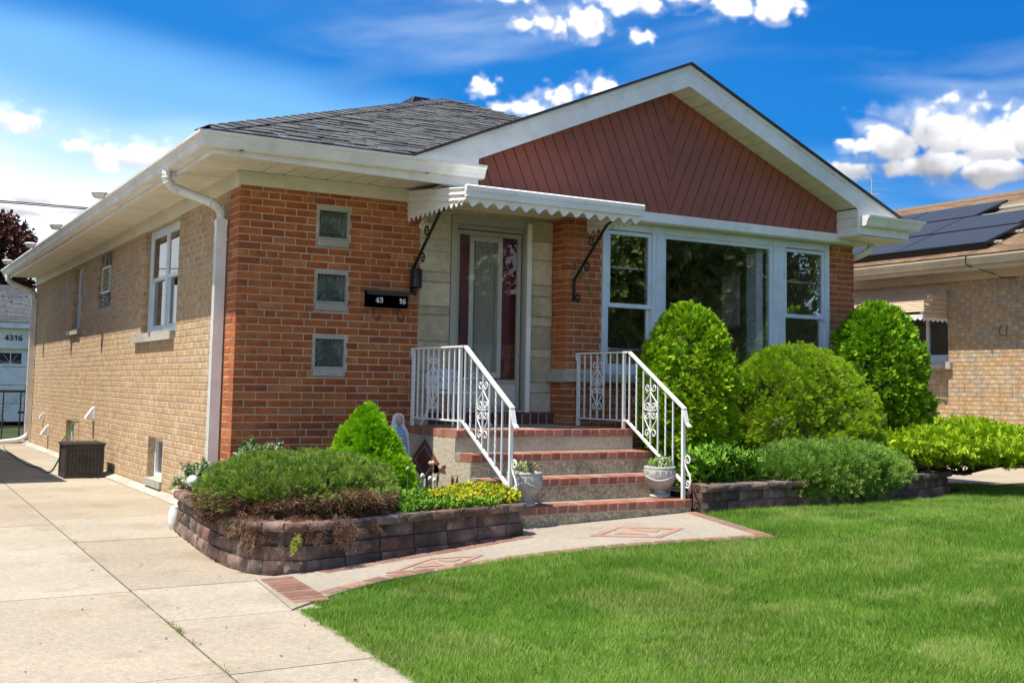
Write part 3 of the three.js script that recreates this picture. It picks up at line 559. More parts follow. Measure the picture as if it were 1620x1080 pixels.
// ---------------------------------------------------------------- front gable
const GS = .43, GX = 4.515, GT = 4.655, ZR = .80, ZS = .45;
{
  // roof slabs of the gable
  for (const s of [-1, 1]) {
    const L = 3.27, P = [[0, 0], [L, -L * GS], [L, -L * GS + .018], [0, .02]];
    const g = poly(P.map(([a, b]) => [GX + s * a, GT + b]), 3.5).translate(0, 0, ZR - 3.46);
    part(house, 'gable_roof', g, M.roofing);
    for (let i = 0; i < 22; i++) { const t = i / 22 * L, g2 = cbox(0, .165, 0, .008, -.18, 0, .002); const m = part(house, 'rake_shingle', tint(join([g2]), [.09, .095, .108]), M.shingle); m.rotation.z = s > 0 ? -Math.atan(GS) : Math.PI + Math.atan(GS); m.position.set(GX + s * t, GT + .019 - t * GS, ZR + .035); if (s < 0) { m.rotation.z = Math.atan(GS); m.position.x = GX - (t + .15); m.position.y = GT + .019 - (t + .15) * GS; } }
  }
  // rake fascia and boxed returns, white
  const xl = 2.005, xr = 7.01, FB = .232;
  const fasL = [[GX, GT], [1.33, GT - (GX - 1.33) * GS], [1.33, 3.075], [xl, 3.06], [xl, GT - FB - (GX - xl) * GS], [GX, GT - FB]];
  const fasR = [[GX, GT], [GX, GT - FB], [xr, GT - FB - (xr - GX) * GS], [xr, 3.05], [7.72, 3.05], [7.72, GT - (7.72 - GX) * GS]];
  part(house, 'rake_fascia', poly(fasL, .02).translate(0, 0, ZR - .02), M.white);
  part(house, 'rake_fascia', poly(fasR, .02).translate(0, 0, ZR - .02), M.white);
  part(house, 'rake_trim', [poly([[GX, GT - .004], [2.35, GT - (GX - 2.35) * GS - .004], [2.35, GT - (GX - 2.35) * GS - .05], [GX, GT - .05]], .012).translate(0, 0, ZR + .001), poly([[GX, GT - .004], [GX, GT - .05], [7.62, GT - (7.62 - GX) * GS - .05], [7.62, GT - (7.62 - GX) * GS - .004]], .012).translate(0, 0, ZR + .001)], M.white);
  // the inner side of the right return, lapped boards
  for (let i = 0; i < 3; i++) part(house, 'return_board', poly([[xr - .004, 3.052 + i * .1], [xr + .014, 3.052 + i * .1], [xr + .014, 3.15 + i * .1], [xr + .004, 3.15 + i * .1]], ZR - .02 - ZS).translate(0, 0, ZS), M.white);
  part(house, 'return_soffit', [bx(7.0, 7.86, 3.035, 3.05, -.3, ZR - .02), bx(1.66, 2.0, 3.062, 3.07, .46, ZR - .02)], M.soffit);
  for (let i = 0; i < 5; i++) part(house, 'soffit_panel', cbox(7.05 + i * .17, 7.05 + i * .17 + .165, 3.026, 3.034, .30, ZR - .01, .003), M.soffit);
  part(house, 'fascia', [bx(7.03, 7.86, 3.05, 3.262, ZR - .018, ZR - .001 + .0005)], M.white);
  // rake soffit boards
  for (const s of [-1, 1]) {
    const n = 16, L = 2.49 / n;
    for (let i = 0; i < n; i++) {
      const a = i * L + .009, b = (i + 1) * L - .009, g = poly([[GX + s * a, GT - FB + .004 - a * GS], [GX + s * b, GT - FB + .004 - b * GS], [GX + s * b, GT - FB + .016 - b * GS], [GX + s * a, GT - FB + .016 - a * GS]], ZR - .02 - ZS).translate(0, 0, ZS);
      part(house, 'soffit_board', g, M.soffit);
    }
    part(house, 'soffit_backing', poly([[GX, GT - FB + .02], [GX + s * 2.5, GT - FB + .02 - 2.5 * GS], [GX + s * 2.5, GT - FB + .03 - 2.5 * GS], [GX, GT - FB + .03]], ZR - .03 - ZS).translate(0, 0, ZS), M.plywood);
  }
  // chevron boards of the gable, each its own piece
  const clip = (P, a, b, c) => { const o = []; for (let i = 0; i < P.length; i++) { const p = P[i], q = P[(i + 1) % P.length], dp = a * p[0] + b * p[1] - c, dq = a * q[0] + b * q[1] - c; if (dp <= 0) o.push(p); if ((dp < 0 && dq > 0) || (dp > 0 && dq < 0)) { const t = dp / (dp - dq); o.push([p[0] + (q[0] - p[0]) * t, p[1] + (q[1] - p[1]) * t]); } } return o; };
  const yb = 3.09, tanA = 2.35, cosA = 1 / Math.hypot(1, tanA), pitch = .1345;
  for (const s of [-1, 1]) {
    // board bands: constant u = y + tanA * |x - GX|... lines fall towards the centre
    for (let k = -30; k < 40; k++) {
      const u0 = k * pitch, u1 = u0 + pitch - .010;
      // band between lines  x' - (y - yb) / tanA = u  with x' = distance from the centre
      let P = [[0.012, yb], [2.51, yb], [2.51, GT - FB - 2.51 * GS + .01], [0.012, GT - FB + .01 - .012 * GS]];
      P = clip(P, 1, -1 / tanA, u1 - yb / tanA); P = P.length > 2 ? clip(P, -1, 1 / tanA, -u0 + yb / tanA) : P;
      if (P.length < 3) continue;
      let area = 0; P.forEach((p, i) => { const q = P[(i + 1) % P.length]; area += p[0] * q[1] - q[0] * p[1]; }); if (Math.abs(area) < .003) continue;
      const W = P.map(([x, y]) => [GX + s * x - (s > 0 ? 0 : 0), y]);
      part(house, 'siding_board', poly(W, .012).translate(0, 0, ZS - .002 + rr(-.0008, .0008)), M.siding);
    }
  }
  void cosA;
  part(house, 'siding_batten', bx(GX - .012, GX + .012, yb, GT - FB - .01, ZS - .002, ZS + .014), M.siding);
  part(house, 'siding_backing', poly([[GX - 2.51, yb], [GX + 2.51, yb], [GX + 2.51, GT - FB - 2.51 * GS], [GX, GT - FB]], .01).translate(0, 0, ZS - .013), M.siding);
  // white band under the gable and the soffit over the window
  part(house, 'header_band', [bx(2.02, 4.955, 2.99, 3.089, ZS - .012, ZS + .018), bx(4.958, 7.2, 2.99, 3.089, ZS - .012, ZS + .018)], M.white);
  part(house, 'header_soffit', bx(1.7, 7.47, 2.978, 2.99, .02, ZS - .002), M.frieze);
  part(house, 'frieze_board', [bx(7.0, 7.5, 2.985, 3.03, .276, .30), bx(7.2, 7.5, 2.985, 3.03, .30, ZS + .01)], M.frieze);
  part(house, 'downspout', tube([V(7.70, 3.03, .36), V(7.69, 2.98, .36), V(7.62, 2.90, .3), V(7.55, 2.84, .12), V(7.535, 2.7, -.1), V(7.535, .3, -.1)], .04, 40, 6), M.white);
}
// ---------------------------------------------------------------- bay window
{
  part(house, 'window_ledge', cbox(3.27, 7.6, 1.272, 1.362, .02, .345, .008), M.limestone);
  const w = part(house, 'bay_window', [bx(3.765, 3.83, 1.364, 2.975, .16, .30), bx(6.98, 7.045, 1.364, 2.975, .16, .30), bx(4.41, 4.57, 1.364, 2.975, .16, .30), bx(6.16, 6.335, 1.364, 2.975, .16, .30), bx(3.83, 6.98, 2.895, 2.975, .17, .285), bx(3.83, 6.98, 1.364, 1.43, .17, .285)], M.sash);
  for (const [a, b] of [[4.455, 4.545], [6.215, 6.29], [7.0, 7.03]]) part(w, 'mullion_cover', bx(a, b, 1.43, 2.89, .30, .312), M.sash);
  for (const [a, b] of [[3.83, 4.41], [6.335, 6.98]]) {
    for (const [c, d, z] of [[2.07, 2.885, .255], [1.43, 2.11, .225]]) {
      part(w, 'sash', [bx(a + .002, a + .04, c, d, z, z + .025), bx(b - .04, b - .002, c, d, z, z + .025), bx(a + .04, b - .04, d - .04, d, z, z + .025), bx(a + .04, b - .04, c, c + .045, z, z + .025)], M.sash);
      part(w, 'pane', bx(a + .04, b - .04, c + .045, d - .04, z + .01, z + .014), M.glass);
    }
    part(w, 'inner_rail', [bx(a, b, 2.50, 2.525, .12, .14), bx(a, b, 1.62, 1.645, .12, .14)], M.alu);
  }
  part(w, 'sash', [bx(4.572, 4.61, 1.43, 2.893, .245, .275), bx(6.12, 6.158, 1.43, 2.893, .245, .275), bx(4.61, 6.12, 2.853, 2.893, .245, .275), bx(4.61, 6.12, 1.432, 1.472, .245, .275)], M.sash);
  part(w, 'picture_pane', bx(4.61, 6.12, 1.472, 2.853, .256, .261), M.glass);
  part(w, 'inner_jamb', bx(6.02, 6.12, 1.43, 2.95, -.02, .15), M.sash);
}
// ---------------------------------------------------------------- entrance
M.doorAlu = std(lin(.34, .33, .29), .4, { metalness: .2 });
{
  part(house, 'door_frame', [bx(2.137, 2.2, .957, 2.933, -.14, .006), bx(2.985, 3.043, .957, 2.933, -.14, .03), bx(2.2, 2.985, 2.845, 2.933, -.14, .006), bx(2.2, 2.985, 2.80, 2.843, -.14, -.03), bx(2.2, 2.985, .957, .985, -.14, .02)], M.doorAlu);
  part(house, 'door_jamb', [bx(3.0, 3.046, .957, 2.90, .03, .045)], M.white);
  const e = part(house, 'entry_door', [bx(2.2, 2.41, .985, 2.80, -.19, -.145), bx(2.79, 2.985, .985, 2.80, -.19, -.145), bx(2.41, 2.79, .985, 1.30, -.19, -.145), bx(2.41, 2.79, 2.76, 2.80, -.19, -.145)], M.maroon);
  part(e, 'lite_frame', [bx(2.41, 2.455, 1.30, 2.76, -.175, -.12), bx(2.745, 2.79, 1.30, 2.76, -.175, -.12), bx(2.455, 2.745, 2.70, 2.76, -.175, -.12), bx(2.455, 2.745, 1.30, 1.36, -.175, -.12)], M.alu);
  part(e, 'lite', bx(2.455, 2.745, 1.36, 2.70, -.155, -.150), M.clearGlass);
  const cur = new THREE.PlaneGeometry(.30, 1.42, 60, 1).translate(2.6, 2.03, -.20); warp(cur, (v) => { v.z += .010 * Math.sin(v.x * 190); });
  part(e, 'curtain', cur, std(lin(.30, .32, .27), .9));
  const s = part(house, 'storm_door', [bx(2.215, 2.255, .99, 2.79, -.075, -.045), bx(2.93, 2.97, .99, 2.79, -.075, -.045), bx(2.255, 2.93, 2.745, 2.79, -.075, -.045), bx(2.255, 2.93, 1.245, 1.285, -.075, -.045), bx(2.255, 2.93, .99, 1.03, -.075, -.045)], M.doorAlu);
  part(s, 'upper_glass', bx(2.255, 2.93, 1.285, 2.745, -.062, -.058), M.clearGlass);
  part(s, 'kick_panel', bx(2.255, 2.93, 1.03, 1.245, -.066, -.056), M.alu);
  part(s, 'handle', [cbox(2.265, 2.29, 1.75, 1.89, -.045, -.012, .005), bar(V(2.2775, 1.84, -.02), V(2.2775, 1.84, .03), .014)], M.black);
  // brick course under the door
  const list = [], n = 15;
  for (let i = 0; i < n; i++) { const x = 1.88 + i * .0962; part(house, 'threshold_brick', tint(uvm(cbox(x, x + .086, .842, .952, -.05, .10, .006), rnd() * 7), [[.17, .062, .045], [.20, .075, .055], [.15, .055, .042]][rnd() * 3 | 0]), M.paver); list.push(x); }
  part(house, 'threshold', bx(1.875, 3.32, .78, .948, -.06, .094), M.grout);
}
// scrolled flat iron: spiral in a plane
function spiral(cx, cy, r, turns, a0, dir, n = 26) { const o = []; for (let i = 0; i <= n; i++) { const t = i / n, R = r * (0.16 + 0.84 * t), a = a0 - dir * (1 - t) * turns * Math.PI * 2; o.push([cx + R * Math.cos(a), cy + R * Math.sin(a)]); } return o; }
// ---------------------------------------------------------------- awning over the door
{
  const a = thing('door_awning', 'white scalloped metal awning over the front door with black iron brackets', 'awning');
  const x0 = 1.65, x1 = 3.565, zb = .005, zf = 1.25, yT = (z) => 3.12 - .11 * z;
  const sheet = new THREE.PlaneGeometry(x1 - x0, zf - zb, 192, 2).rotateX(-Math.PI / 2).translate((x0 + x1) / 2, 0, (zb + zf) / 2);
  warp(sheet, (v) => { v.y = yT(v.z) + .007 * Math.sin(v.x * 210); });
  part(a, 'roof_sheet', sheet, M.white);
  for (const x of [x0, x1]) {
    const g = new THREE.PlaneGeometry(zf - zb, 1, 120, 40); const s = x === x0 ? -1 : 1;
    warp(g, (v) => { const z = (v.x / (zf - zb) + .5) * (zf - zb) + zb, t = v.y + .5; const low = 2.845 - .03 * (1 - z / zf) + .022 * Math.cos(z * 62), y = low + t * (yT(z) - .006 - low); const ribs = Math.max(0, Math.sin(((yT(z) - y) / .055) * Math.PI * 2)); v.set(x + s * .014 * ribs * sstep(.06, .25, t), y, z); });
    part(a, 'side_panel', g, M.white);
  }
  // rolled front edge and scalloped valance
  const prof = [[0, 0], [.03, .004], [.045, -.01], [.045, -.045], [.028, -.06], [.028, -.095], [.04, -.10], [.04, -.108], [0, -.108]];
  part(a, 'front_roll', poly(prof, x1 - x0 + .03).rotateY(-Math.PI / 2).scale(-1, 1, 1).scale(-1, 1, 1).translate(x1 + .015, yT(zf) + .012, zf), M.white);
  const val = new THREE.PlaneGeometry(x1 - x0, 1, 260, 3);
  warp(val, (v) => { const x = (x0 + x1) / 2 + v.x, t = v.y + .5, low = 2.83 + .024 * Math.cos((x - x0) * 2 * Math.PI / .137); v.set(x, low + t * (2.886 - low), zf + .004 + .006 * Math.cos((x - x0) * 2 * Math.PI / .137) * (1 - t)); });
  part(a, 'valance', val, M.white);
  part(a, 'inner_frame', [bar(V(x0 + .02, yT(.03) - .03, .03), V(x0 + .02, yT(1.2) - .03, 1.2), .02), bar(V(x1 - .02, yT(.3) - .03, .3), V(x1 - .02, yT(1.2) - .03, 1.2), .02), bar(V(x0 + .02, yT(.6) - .03, .6), V(x1 - .02, yT(.6) - .03, .6), .02)], M.alu);
  for (const [bxx, z0] of [[1.70, .02], [3.40, .30]]) {
    const P = [[z0 + .01, 2.12], [z0 + .012, 2.32]], top = z0 + .60;
    const b = part(a, 'bracket', [bar(V(bxx, 2.10, z0 + .012), V(bxx, 2.33, z0 + .012), .03, .012), bar(V(bxx, 2.325, z0 + .012), V(bxx, 2.83, top), .026, .014), bar(V(bxx, 2.828, top - .004), V(bxx, 2.86, top + .11), .026, .012)], M.black); void P;
    for (const [c, d, r, tn, a0, dir] of [[z0 + .085, 2.115, .055, 1.2, Math.PI, 1], [z0 + .245, 2.43, .055, 1.25, Math.PI * .8, 1], [z0 + .33, 2.70, .06, 1.25, -.35, 1]]) part(b, 'scroll', tube(spiral(c, d, r, tn, a0, dir).map(([z, y]) => V(bxx, y, z)), .0095, 40, 5), M.black);
  }
}
{
  const l = thing('flood_lamp', 'pale outdoor flood bulb hanging under the awning edge', 'lamp', [1.80, 2.80, .02]);
  part(l, 'socket', new THREE.CylinderGeometry(.028, .034, .09, 14).rotateX(.9).translate(0, .0, .03), M.white);
  part(l, 'bulb', lathe([[.028, 0], [.052, .05], [.055, .07], [0, .085]], 16).rotateX(2.1).translate(.005, -.02, .06), M.cream);
  const w = thing('wall_lantern', 'black ribbed metal wall lantern on brick beside the stone panel', 'lantern', [1.735, 2.155, .003]);
  part(w, 'shade', lathe([[.0, 0], [.05, 0], [.052, .02], [.047, .19], [.0, .2]], 14, 0, 0, .055), M.black);
  for (let i = 0; i < 6; i++) { const t = i / 5 * Math.PI; part(w, 'rib', bx(-.004, .004, .01, .19, -.004, .004).translate(Math.cos(t) * .051, 0, .055 + Math.sin(t) * .051), M.blackMatt); }
  part(w, 'back_plate', bx(-.03, .03, .04, .17, 0, .012), M.black);
}
const font = await new FontLoader().loadAsync('fonts/droid/droid_serif_bold.typeface.json');
const fontS = await new FontLoader().loadAsync('fonts/droid/droid_sans_bold.typeface.json');
const txt = (s, size, depth, f = font) => new TextGeometry(s, { font: f, size, depth, curveSegments: 4, bevelEnabled: false });
{
  const m = thing('mailbox', 'black wall mailbox with white numerals 43 16 on the brick front', 'mailbox', [1.43, 1.955, .003]);
  part(m, 'body', poly([[0, 0], [.10, 0], [.10, .115], [.07, .15], [0, .155]], .405).rotateY(-Math.PI / 2).scale(-1, 1, 1).rotateY(0).translate(-.2025, 0, 0), M.black);
  part(m, 'lid', [cbox(-.21, .21, .148, .158, .0, .075, .003), bx(-.21, .21, .112, .15, .074, .106).rotateX(0)], M.black);
  for (const [s, x] of [['4', -.135], ['3', -.095], ['1', .105], ['6', .14]]) part(m, 'numeral', txt(s, .05, .003).translate(x, .038, .1065), M.white);
  for (const x of [-.13, .12]) part(m, 'paper_hook', tube([V(x, .01, .06), V(x, -.10, .06), V(x + .02, -.125, .07), V(x + .04, -.11, .10), V(x + .04, -.075, .105)], .006, 16, 5), M.black);
  const n = thing('house_number', 'brass address numerals 4316 stepping down the brick pier', 'house number');
  for (const [s, x, y] of [['4', 3.395, 2.44], ['3', 3.465, 2.35], ['1', 3.545, 2.255], ['6', 3.60, 2.165]]) part(n, 'numeral', txt(s, .085, .008).translate(x, y, .284), M.brass);
}
// ---------------------------------------------------------------- porch and steps
const porch = thing('porch_steps', 'concrete porch with four risers edged in brick and a diamond panel', 'porch');
{
  const X0 = 1.55, X1 = 3.43, ZF = 1.35, T = .295, tops = [.84, .648, .456, .264];
  const noseTones = [[.46, .165, .10], [.51, .20, .125], [.41, .14, .09], [.55, .24, .165], [.44, .185, .12]];
  for (let i = 0; i < 4; i++) {
    const z1 = ZF + i * T, z0 = i ? ZF + (i - 1) * T - .0 : .0, top = tops[i];
    // body under the brick edging, front face set back a little
    part(porch, i ? 'riser' : 'porch_body', [bx(X0 + .008, X1 - .008, i ? -.02 : .0, top - .075, i ? z0 - .02 : -.004 + .105, z1 - .012)], i ? M.step : M.stucco);
    part(porch, i ? 'tread' : 'porch_floor', [i ? bx(X0 + .003, X1 - .003, top - .07, top - .002, z0 - .01, z1 - .205) : bx(X0 + .2, X1 - .2, top - .07, top - .002, .105, z1 - .205)], i ? M.walk : M.walk);
    // rowlock edging: headers along the front
    const n = Math.round((X1 - X0) / .0965), p = (X1 - X0) / n;
    for (let k = 0; k < n; k++) part(porch, 'edging_brick', tint(uvm(cbox(X0 + k * p + .004, X0 + (k + 1) * p - .004, top - .066 + rr(-.001, .001), top + rr(-.001, .001), z1 - .205, z1 + rr(-.003, .002), .006), rnd() * 8), noseTones[rnd() * 5 | 0]), M.paver);
    part(porch, 'mortar', bx(X0 + .006, X1 - .006, top - .074, top - .006, z1 - .204, z1 - .006), M.grout);
    if (!i) {                                                // edging along the left and right side of the porch
      for (let s = 0; s < 2; s++) { const m = Math.round((ZF - .205 - .11) / .0965), q = (ZF - .205 - .11) / m; for (let k = 0; k < m; k++) { const a = s ? X1 - .2 : X0, b = s ? X1 : X0 + .2; part(porch, 'edging_brick', tint(uvm(cbox(a, b, top - .066, top, .11 + k * q + .004, .11 + (k + 1) * q - .004, .006), rnd() * 8), noseTones[rnd() * 5 | 0]), M.paver); } part(porch, 'mortar', bx(s ? X1 - .19 : X0 + .006, s ? X1 - .006 : X0 + .19, top - .074, top - .006, .105, ZF - .2), M.grout); }
    }
  }
  // left flank of the steps, plain stucco
  part(porch, 'flank', [bx(X0 + .002, X0 + .05, -.02, tops[0] - .075, .1, ZF - .01), bx(X0 + .002, X0 + .05, -.02, tops[1] - .077, ZF - .01, ZF + T - .017), bx(X0 + .002, X0 + .05, -.02, tops[2] - .077, ZF + T - .017, ZF + 2 * T - .017), bx(X0 + .002, X0 + .05, -.02, tops[3] - .077, ZF + 2 * T - .017, ZF + 3 * T - .017)], M.stucco);
  // diamond panel in the flank
  const dz = .745, dy = .54, sc = (f) => [[dz, dy + .195 * f], [dz + .295 * f, dy], [dz, dy - .195 * f], [dz - .295 * f, dy]];
  const ring = (f0, f1, d) => { const s = new THREE.Shape(sc(f0).map((p) => new THREE.Vector2(...p))); if (f1) s.holes.push(new THREE.Path(sc(f1).map((p) => new THREE.Vector2(...p)))); return toSide(new THREE.ExtrudeGeometry(s, { depth: d, bevelEnabled: false })).translate(X0 + .002, 0, 0); };
  const tile = std(lin(.22, .085, .065), .8, { map: T_blotch() });
  part(porch, 'diamond_tile', ring(1, .70, .006), tile); part(porch, 'diamond_line', ring(.70, .655, .007), M.grout); part(porch, 'diamond_tile', ring(.655, 0, .006), tile);
}
function T_blotch() { return T.blotch; }
// ---------------------------------------------------------------- railings
function railing(x, zA, label) {
  const r = thing('stair_railing', label, 'railing', [0, 0, 0], 0, 'white iron railings of the porch steps');
  const zB = 1.36, zC = 2.21, yT = 1.56, yC = 1.045, yB = .915, yBC = .405;
  const top = (z) => z < zB ? yT : yT + (yC - yT) * (z - zB) / (zC - zB), bot = (z) => z < zB - .03 ? yB : yB + (yBC - yB) * (z - zB + .03) / (zC - zB);
  part(r, 'handrail', [bar(V(x, yT, zA - .03), V(x, yT, zB + .012), .04, .016), bar(V(x, yT + .002, zB), V(x, yC, zC), .04, .016), bar(V(x, yC + .004, zC - .008), V(x, yC - .13, zC + .035), .038, .014), bar(V(x, yC - .125, zC + .034), V(x, yC - .155, zC + .075), .038, .012), bar(V(x, yT - .004, zA - .028), V(x, yT - .07, zA - .02), .036, .012)], M.whiteIron);
  part(r, 'bottom_rail', [bar(V(x, yB, zA), V(x, yB, zB - .02), .022, .014), bar(V(x, yB + .002, zB - .032), V(x, yBC, zC - .02), .026, .018)], M.whiteIron);
  const post = (z, y0, y1) => part(r, 'post', bx(x - .014, x + .014, y0, y1, z - .014, z + .014), M.whiteIron);
  post(zA, .841, yT - .008); post(zB - .085, .841, yT - .008); post(zC - .02, .262, top(zC - .02) - .012);
  const twist = (z, tw) => { const y0 = bot(z) + .004, y1 = top(z) - .008, g = new THREE.BoxGeometry(.0125, y1 - y0, .0125, 1, tw ? 40 : 1, 1); if (tw) warp(g, (v) => { const a = v.y * 26, c = Math.cos(a), s = Math.sin(a); v.set(v.x * c - v.z * s, v.y, v.x * s + v.z * c); }); return g.translate(x, (y0 + y1) / 2, z); };
  const nz = Math.round((zB - .085 - zA) / .108), st = (zB - .085 - zA) / nz;
  const flatZ = []; for (let i = 1; i < nz; i++) flatZ.push(zA + i * st);
  flatZ.forEach((z, i) => part(r, 'baluster', twist(z, i % 3 === (zA < .4 ? 2 : 1)), M.whiteIron));
  const slope = []; for (let i = 0; i < 7; i++) slope.push(zB + .01 + i * .112);
  slope.forEach((z, i) => part(r, 'baluster', twist(z, i === 1 || i === 5), M.whiteIron));
  const panel = (zc, yc, h, w) => {
    const g = [], add = (P) => g.push(tube(P.map(([z, y]) => V(x, y, zc + z)), .0062, 30, 5));
    for (const s of [-1, 1]) {
      const q = h / 2;
      add(spiral(s * w * .46, yc + q, w * .4, 1.2, s > 0 ? Math.PI : 0, -s).concat([[s * w * .02, yc + q - .04], [s * w * .3, yc + q * .62], [s * w * .88, yc + q * .34], [s * w * .92, yc + q * .16]]).map(([a, b]) => [a, b]));
      add(spiral(s * w * .42, yc + q * .17, w * .36, 1.2, s > 0 ? 0 : Math.PI, -s).map(([a, b]) => [a, b]));
      add([[s * w * .92, yc + q * .16], [s * w * .75, yc + q * .02], [s * w * .1, yc], [-s * w * .3, yc - q * .03]]);
      add(spiral(s * w * .42, yc - q * .2, w * .36, 1.2, s > 0 ? 0 : Math.PI, s));
      add([[s * w * .78, yc - q * .1], [s * w * .93, yc - q * .22], [s * w * .8, yc - q * .42], [s * w * .1, yc - q * .86]]);
      add(spiral(s * w * .46, yc - q, w * .4, 1.2, s > 0 ? Math.PI : 0, s).concat([[s * w * .02, yc - q + .03]]));
    }
    part(r, 'scroll_panel', g, M.whiteIron);
  };
  panel(flatZ[zA < .4 ? 3 : 2], 1.24, .42, st * .95); panel(slope[3], (top(slope[3]) + bot(slope[3])) / 2, .42, .106);
  // scroll brace at the foot of the lower post
  const zc = zC + .0;
  part(r, 'scroll_brace', [tube(spiral(zc + .045, .60, .042, 1.1, Math.PI * .75, 1).concat([[zc + .01, .56], [zc + .07, .47], [zc + .085, .42], [zc + .06, .365], [zc + .02, .37]]).map(([z, y]) => V(x, y, z)), .008, 60, 5), tube(spiral(zc + .045, .40, .035, 1.1, -Math.PI * .5, -1).map(([z, y]) => V(x, y, z)), .007, 30, 5)], M.whiteIron);
  return r;
}
railing(1.62, .30, 'white scrolled iron railing between the shrine statue and the front door');
railing(3.36, .48, 'white scrolled iron railing along the tall evergreen side of the steps');
// ---------------------------------------------------------------- planter walls of split-face block
const blockTones = [[.30, .20, .155], [.37, .235, .185], [.23, .175, .15], [.42, .28, .23], [.27, .21, .185], [.34, .19, .145]];
function planterWall(name, label, path, tops, nC) {
  const t = thing(name, label, 'planter');
  const seg = []; let total = 0;
  for (let i = 0; i < path.length - 1; i++) { const d = Math.hypot(path[i + 1][0] - path[i][0], path[i + 1][1] - path[i][1]); seg.push([total, d, path[i], path[i + 1]]); total += d; }
  const at = (s) => { s = clamp(s, 0, total - 1e-6); const q = seg.find((e) => s < e[0] + e[1]), u = (s - q[0]) / q[1]; return [q[2][0] + (q[3][0] - q[2][0]) * u, q[2][1] + (q[3][1] - q[2][1]) * u]; };
  const CHt = .092;
  const blockG = (L, h, d, rough, cap) => {
    const g = new THREE.BoxGeometry(L, h, d, 5, 2, 1); const sd = rnd() * 50;
    warp(g, (v) => { if (v.z > 0) { const e = Math.min(L / 2 - Math.abs(v.x), h / 2 - Math.abs(v.y)); v.z += (fbm(v.x * 14 + sd, v.y * 14, sd, 3) - .45) * rough * (e > .004 ? 1 : .35) - (e < .004 ? .016 : 0); } if (cap && v.y > 0 && v.z > 0) v.y -= .004; v.y *= .965; });
    return g;
  };
  for (let c = 0; c <= nC; c++) {
    const cap = c === nC, h = cap ? .06 : CHt, y0 = tops - .06 - (nC - c) * CHt, out = cap ? .018 : -.012 * c;
    let s = cap ? .0 : (c % 2 ? .0 : -.15);
    while (s < total - .05) {
      let L = cap ? rr(.22, .30) : .302; let a = Math.max(s, 0), b = Math.min(s + L, total); 
      // shorter stones round the bends
      const pa = at(a), pm = at((a + b) / 2), pb = at(b), dev = Math.hypot(pm[0] - (pa[0] + pb[0]) / 2, pm[1] - (pa[1] + pb[1]) / 2);
      if (dev > .012 && L > .16) { L = .15; b = Math.min(s + L, total); if (b <= a) { s += L; continue; } }
      const A = at(a), Bp = at(b), D = Math.hypot(Bp[0] - A[0], Bp[1] - A[1]); if (D < .05) { s += L; continue; }
      const ang = Math.atan2(-(Bp[1] - A[1]), Bp[0] - A[0]), nx = -(Bp[1] - A[1]) / D, nz = (Bp[0] - A[0]) / D;
      const m = part(t, cap ? 'cap_stone' : 'block', tint(uvm(blockG(D - .009, h, cap ? .24 : .2, cap ? .02 : (rnd() < .4 ? .06 : .032), cap), rnd() * 9), blockTones[rnd() * 6 | 0]), M.block);
      const off = out - (cap ? .12 : .1); m.position.set((A[0] + Bp[0]) / 2 + nx * off, y0 + h / 2, (A[1] + Bp[1]) / 2 + nz * off); m.rotation.y = ang + rr(-.012, .012);
      s += L;
    }
  }
  return t;
}
const pathL = [[-.60, .55], [-.645, 1.1], [-.70, 1.7], [-.725, 2.2], [-.725, 2.55], [-.70, 2.76], [-.63, 2.92], [-.52, 3.03], [-.36, 3.075], [-.1, 3.02], [.33, 2.885], [.83, 2.765], [1.19, 2.655], [1.57, 2.54]];
const planterL = planterWall('block_planter', 'curved brown split-face block planter beside the driveway and walk', pathL, .335, 3);
part(planterL, 'soil', flat([[-.5, .4], [-.55, 1.5], [-.6, 2.4], [-.45, 2.85], [-.2, 2.9], [.4, 2.72], [1.2, 2.5], [1.53, 2.4], [1.53, .02], [-.1, .02]], .0, .262), M.soil);
const pathR = [[3.47, 2.36], [4.2, 2.30], [5.0, 2.235], [5.8, 2.19], [6.5, 2.11], [7.0, 2.0], [7.28, 1.86], [7.42, 1.6], [7.50, 1.2], [7.55, .6], [7.56, .1]];
const planterR = planterWall('block_planter', 'dark grey split-face block planter under the evergreens along the lawn', pathR, .39, 3);
part(planterR, 'soil', flat([[3.45, .29], [3.45, 2.2], [5.0, 2.1], [6.4, 1.98], [7.0, 1.85], [7.3, 1.5], [7.4, .29]], .0, .30), M.soil);
// ---------------------------------------------------------------- things standing about
function urn(x, y, z, turn, label) {
  const u = thing('garden_urn', label, 'urn', [x, y, z], turn, 'pale urns on the lowest step');
  part(u, 'foot', lathe([[0, 0], [.092, 0], [.096, .012], [.09, .026], [.06, .036], [.048, .05], [.05, .062]], 28), M.urn);
  part(u, 'bowl', lathe([[.05, .062], [.085, .08], [.122, .115], [.143, .16], [.148, .20], [.143, .235], [.136, .25], [.142, .258], [.14, .27], [.125, .272], [.12, .255], [.0, .24]], 36), M.urn);
  for (let i = 0; i < 18; i++) { const a = i / 18 * Math.PI * 2; if (i % 6 === 5) continue; part(u, 'key_pattern', [bx(-.016, .016, .212, .217, .141, .149), bx(-.016, -.011, .20, .232, .141, .149), bx(.004, .009, .205, .232, .141, .149), bx(-.016, .014, .230, .235, .139, .147)].map((g) => g.rotateY(a)), M.urn); }
  for (let i = 0; i < 3; i++) { const a = i / 3 * Math.PI * 2 + .5; part(u, 'swag', tube([0, 1, 2, 3, 4, 5, 6].map((k) => { const t = a + (k / 6) * 1.9, yy = .19 - .04 * Math.sin(k / 6 * Math.PI), R = .143 - (.19 - yy) * .12; return V(Math.cos(t) * R, yy, Math.sin(t) * R); }), .012, 24, 6), M.urn); }
  part(u, 'soil', new THREE.CircleGeometry(.122, 24).rotateX(-Math.PI / 2).translate(0, .25, 0), M.soil);
  return u;
}
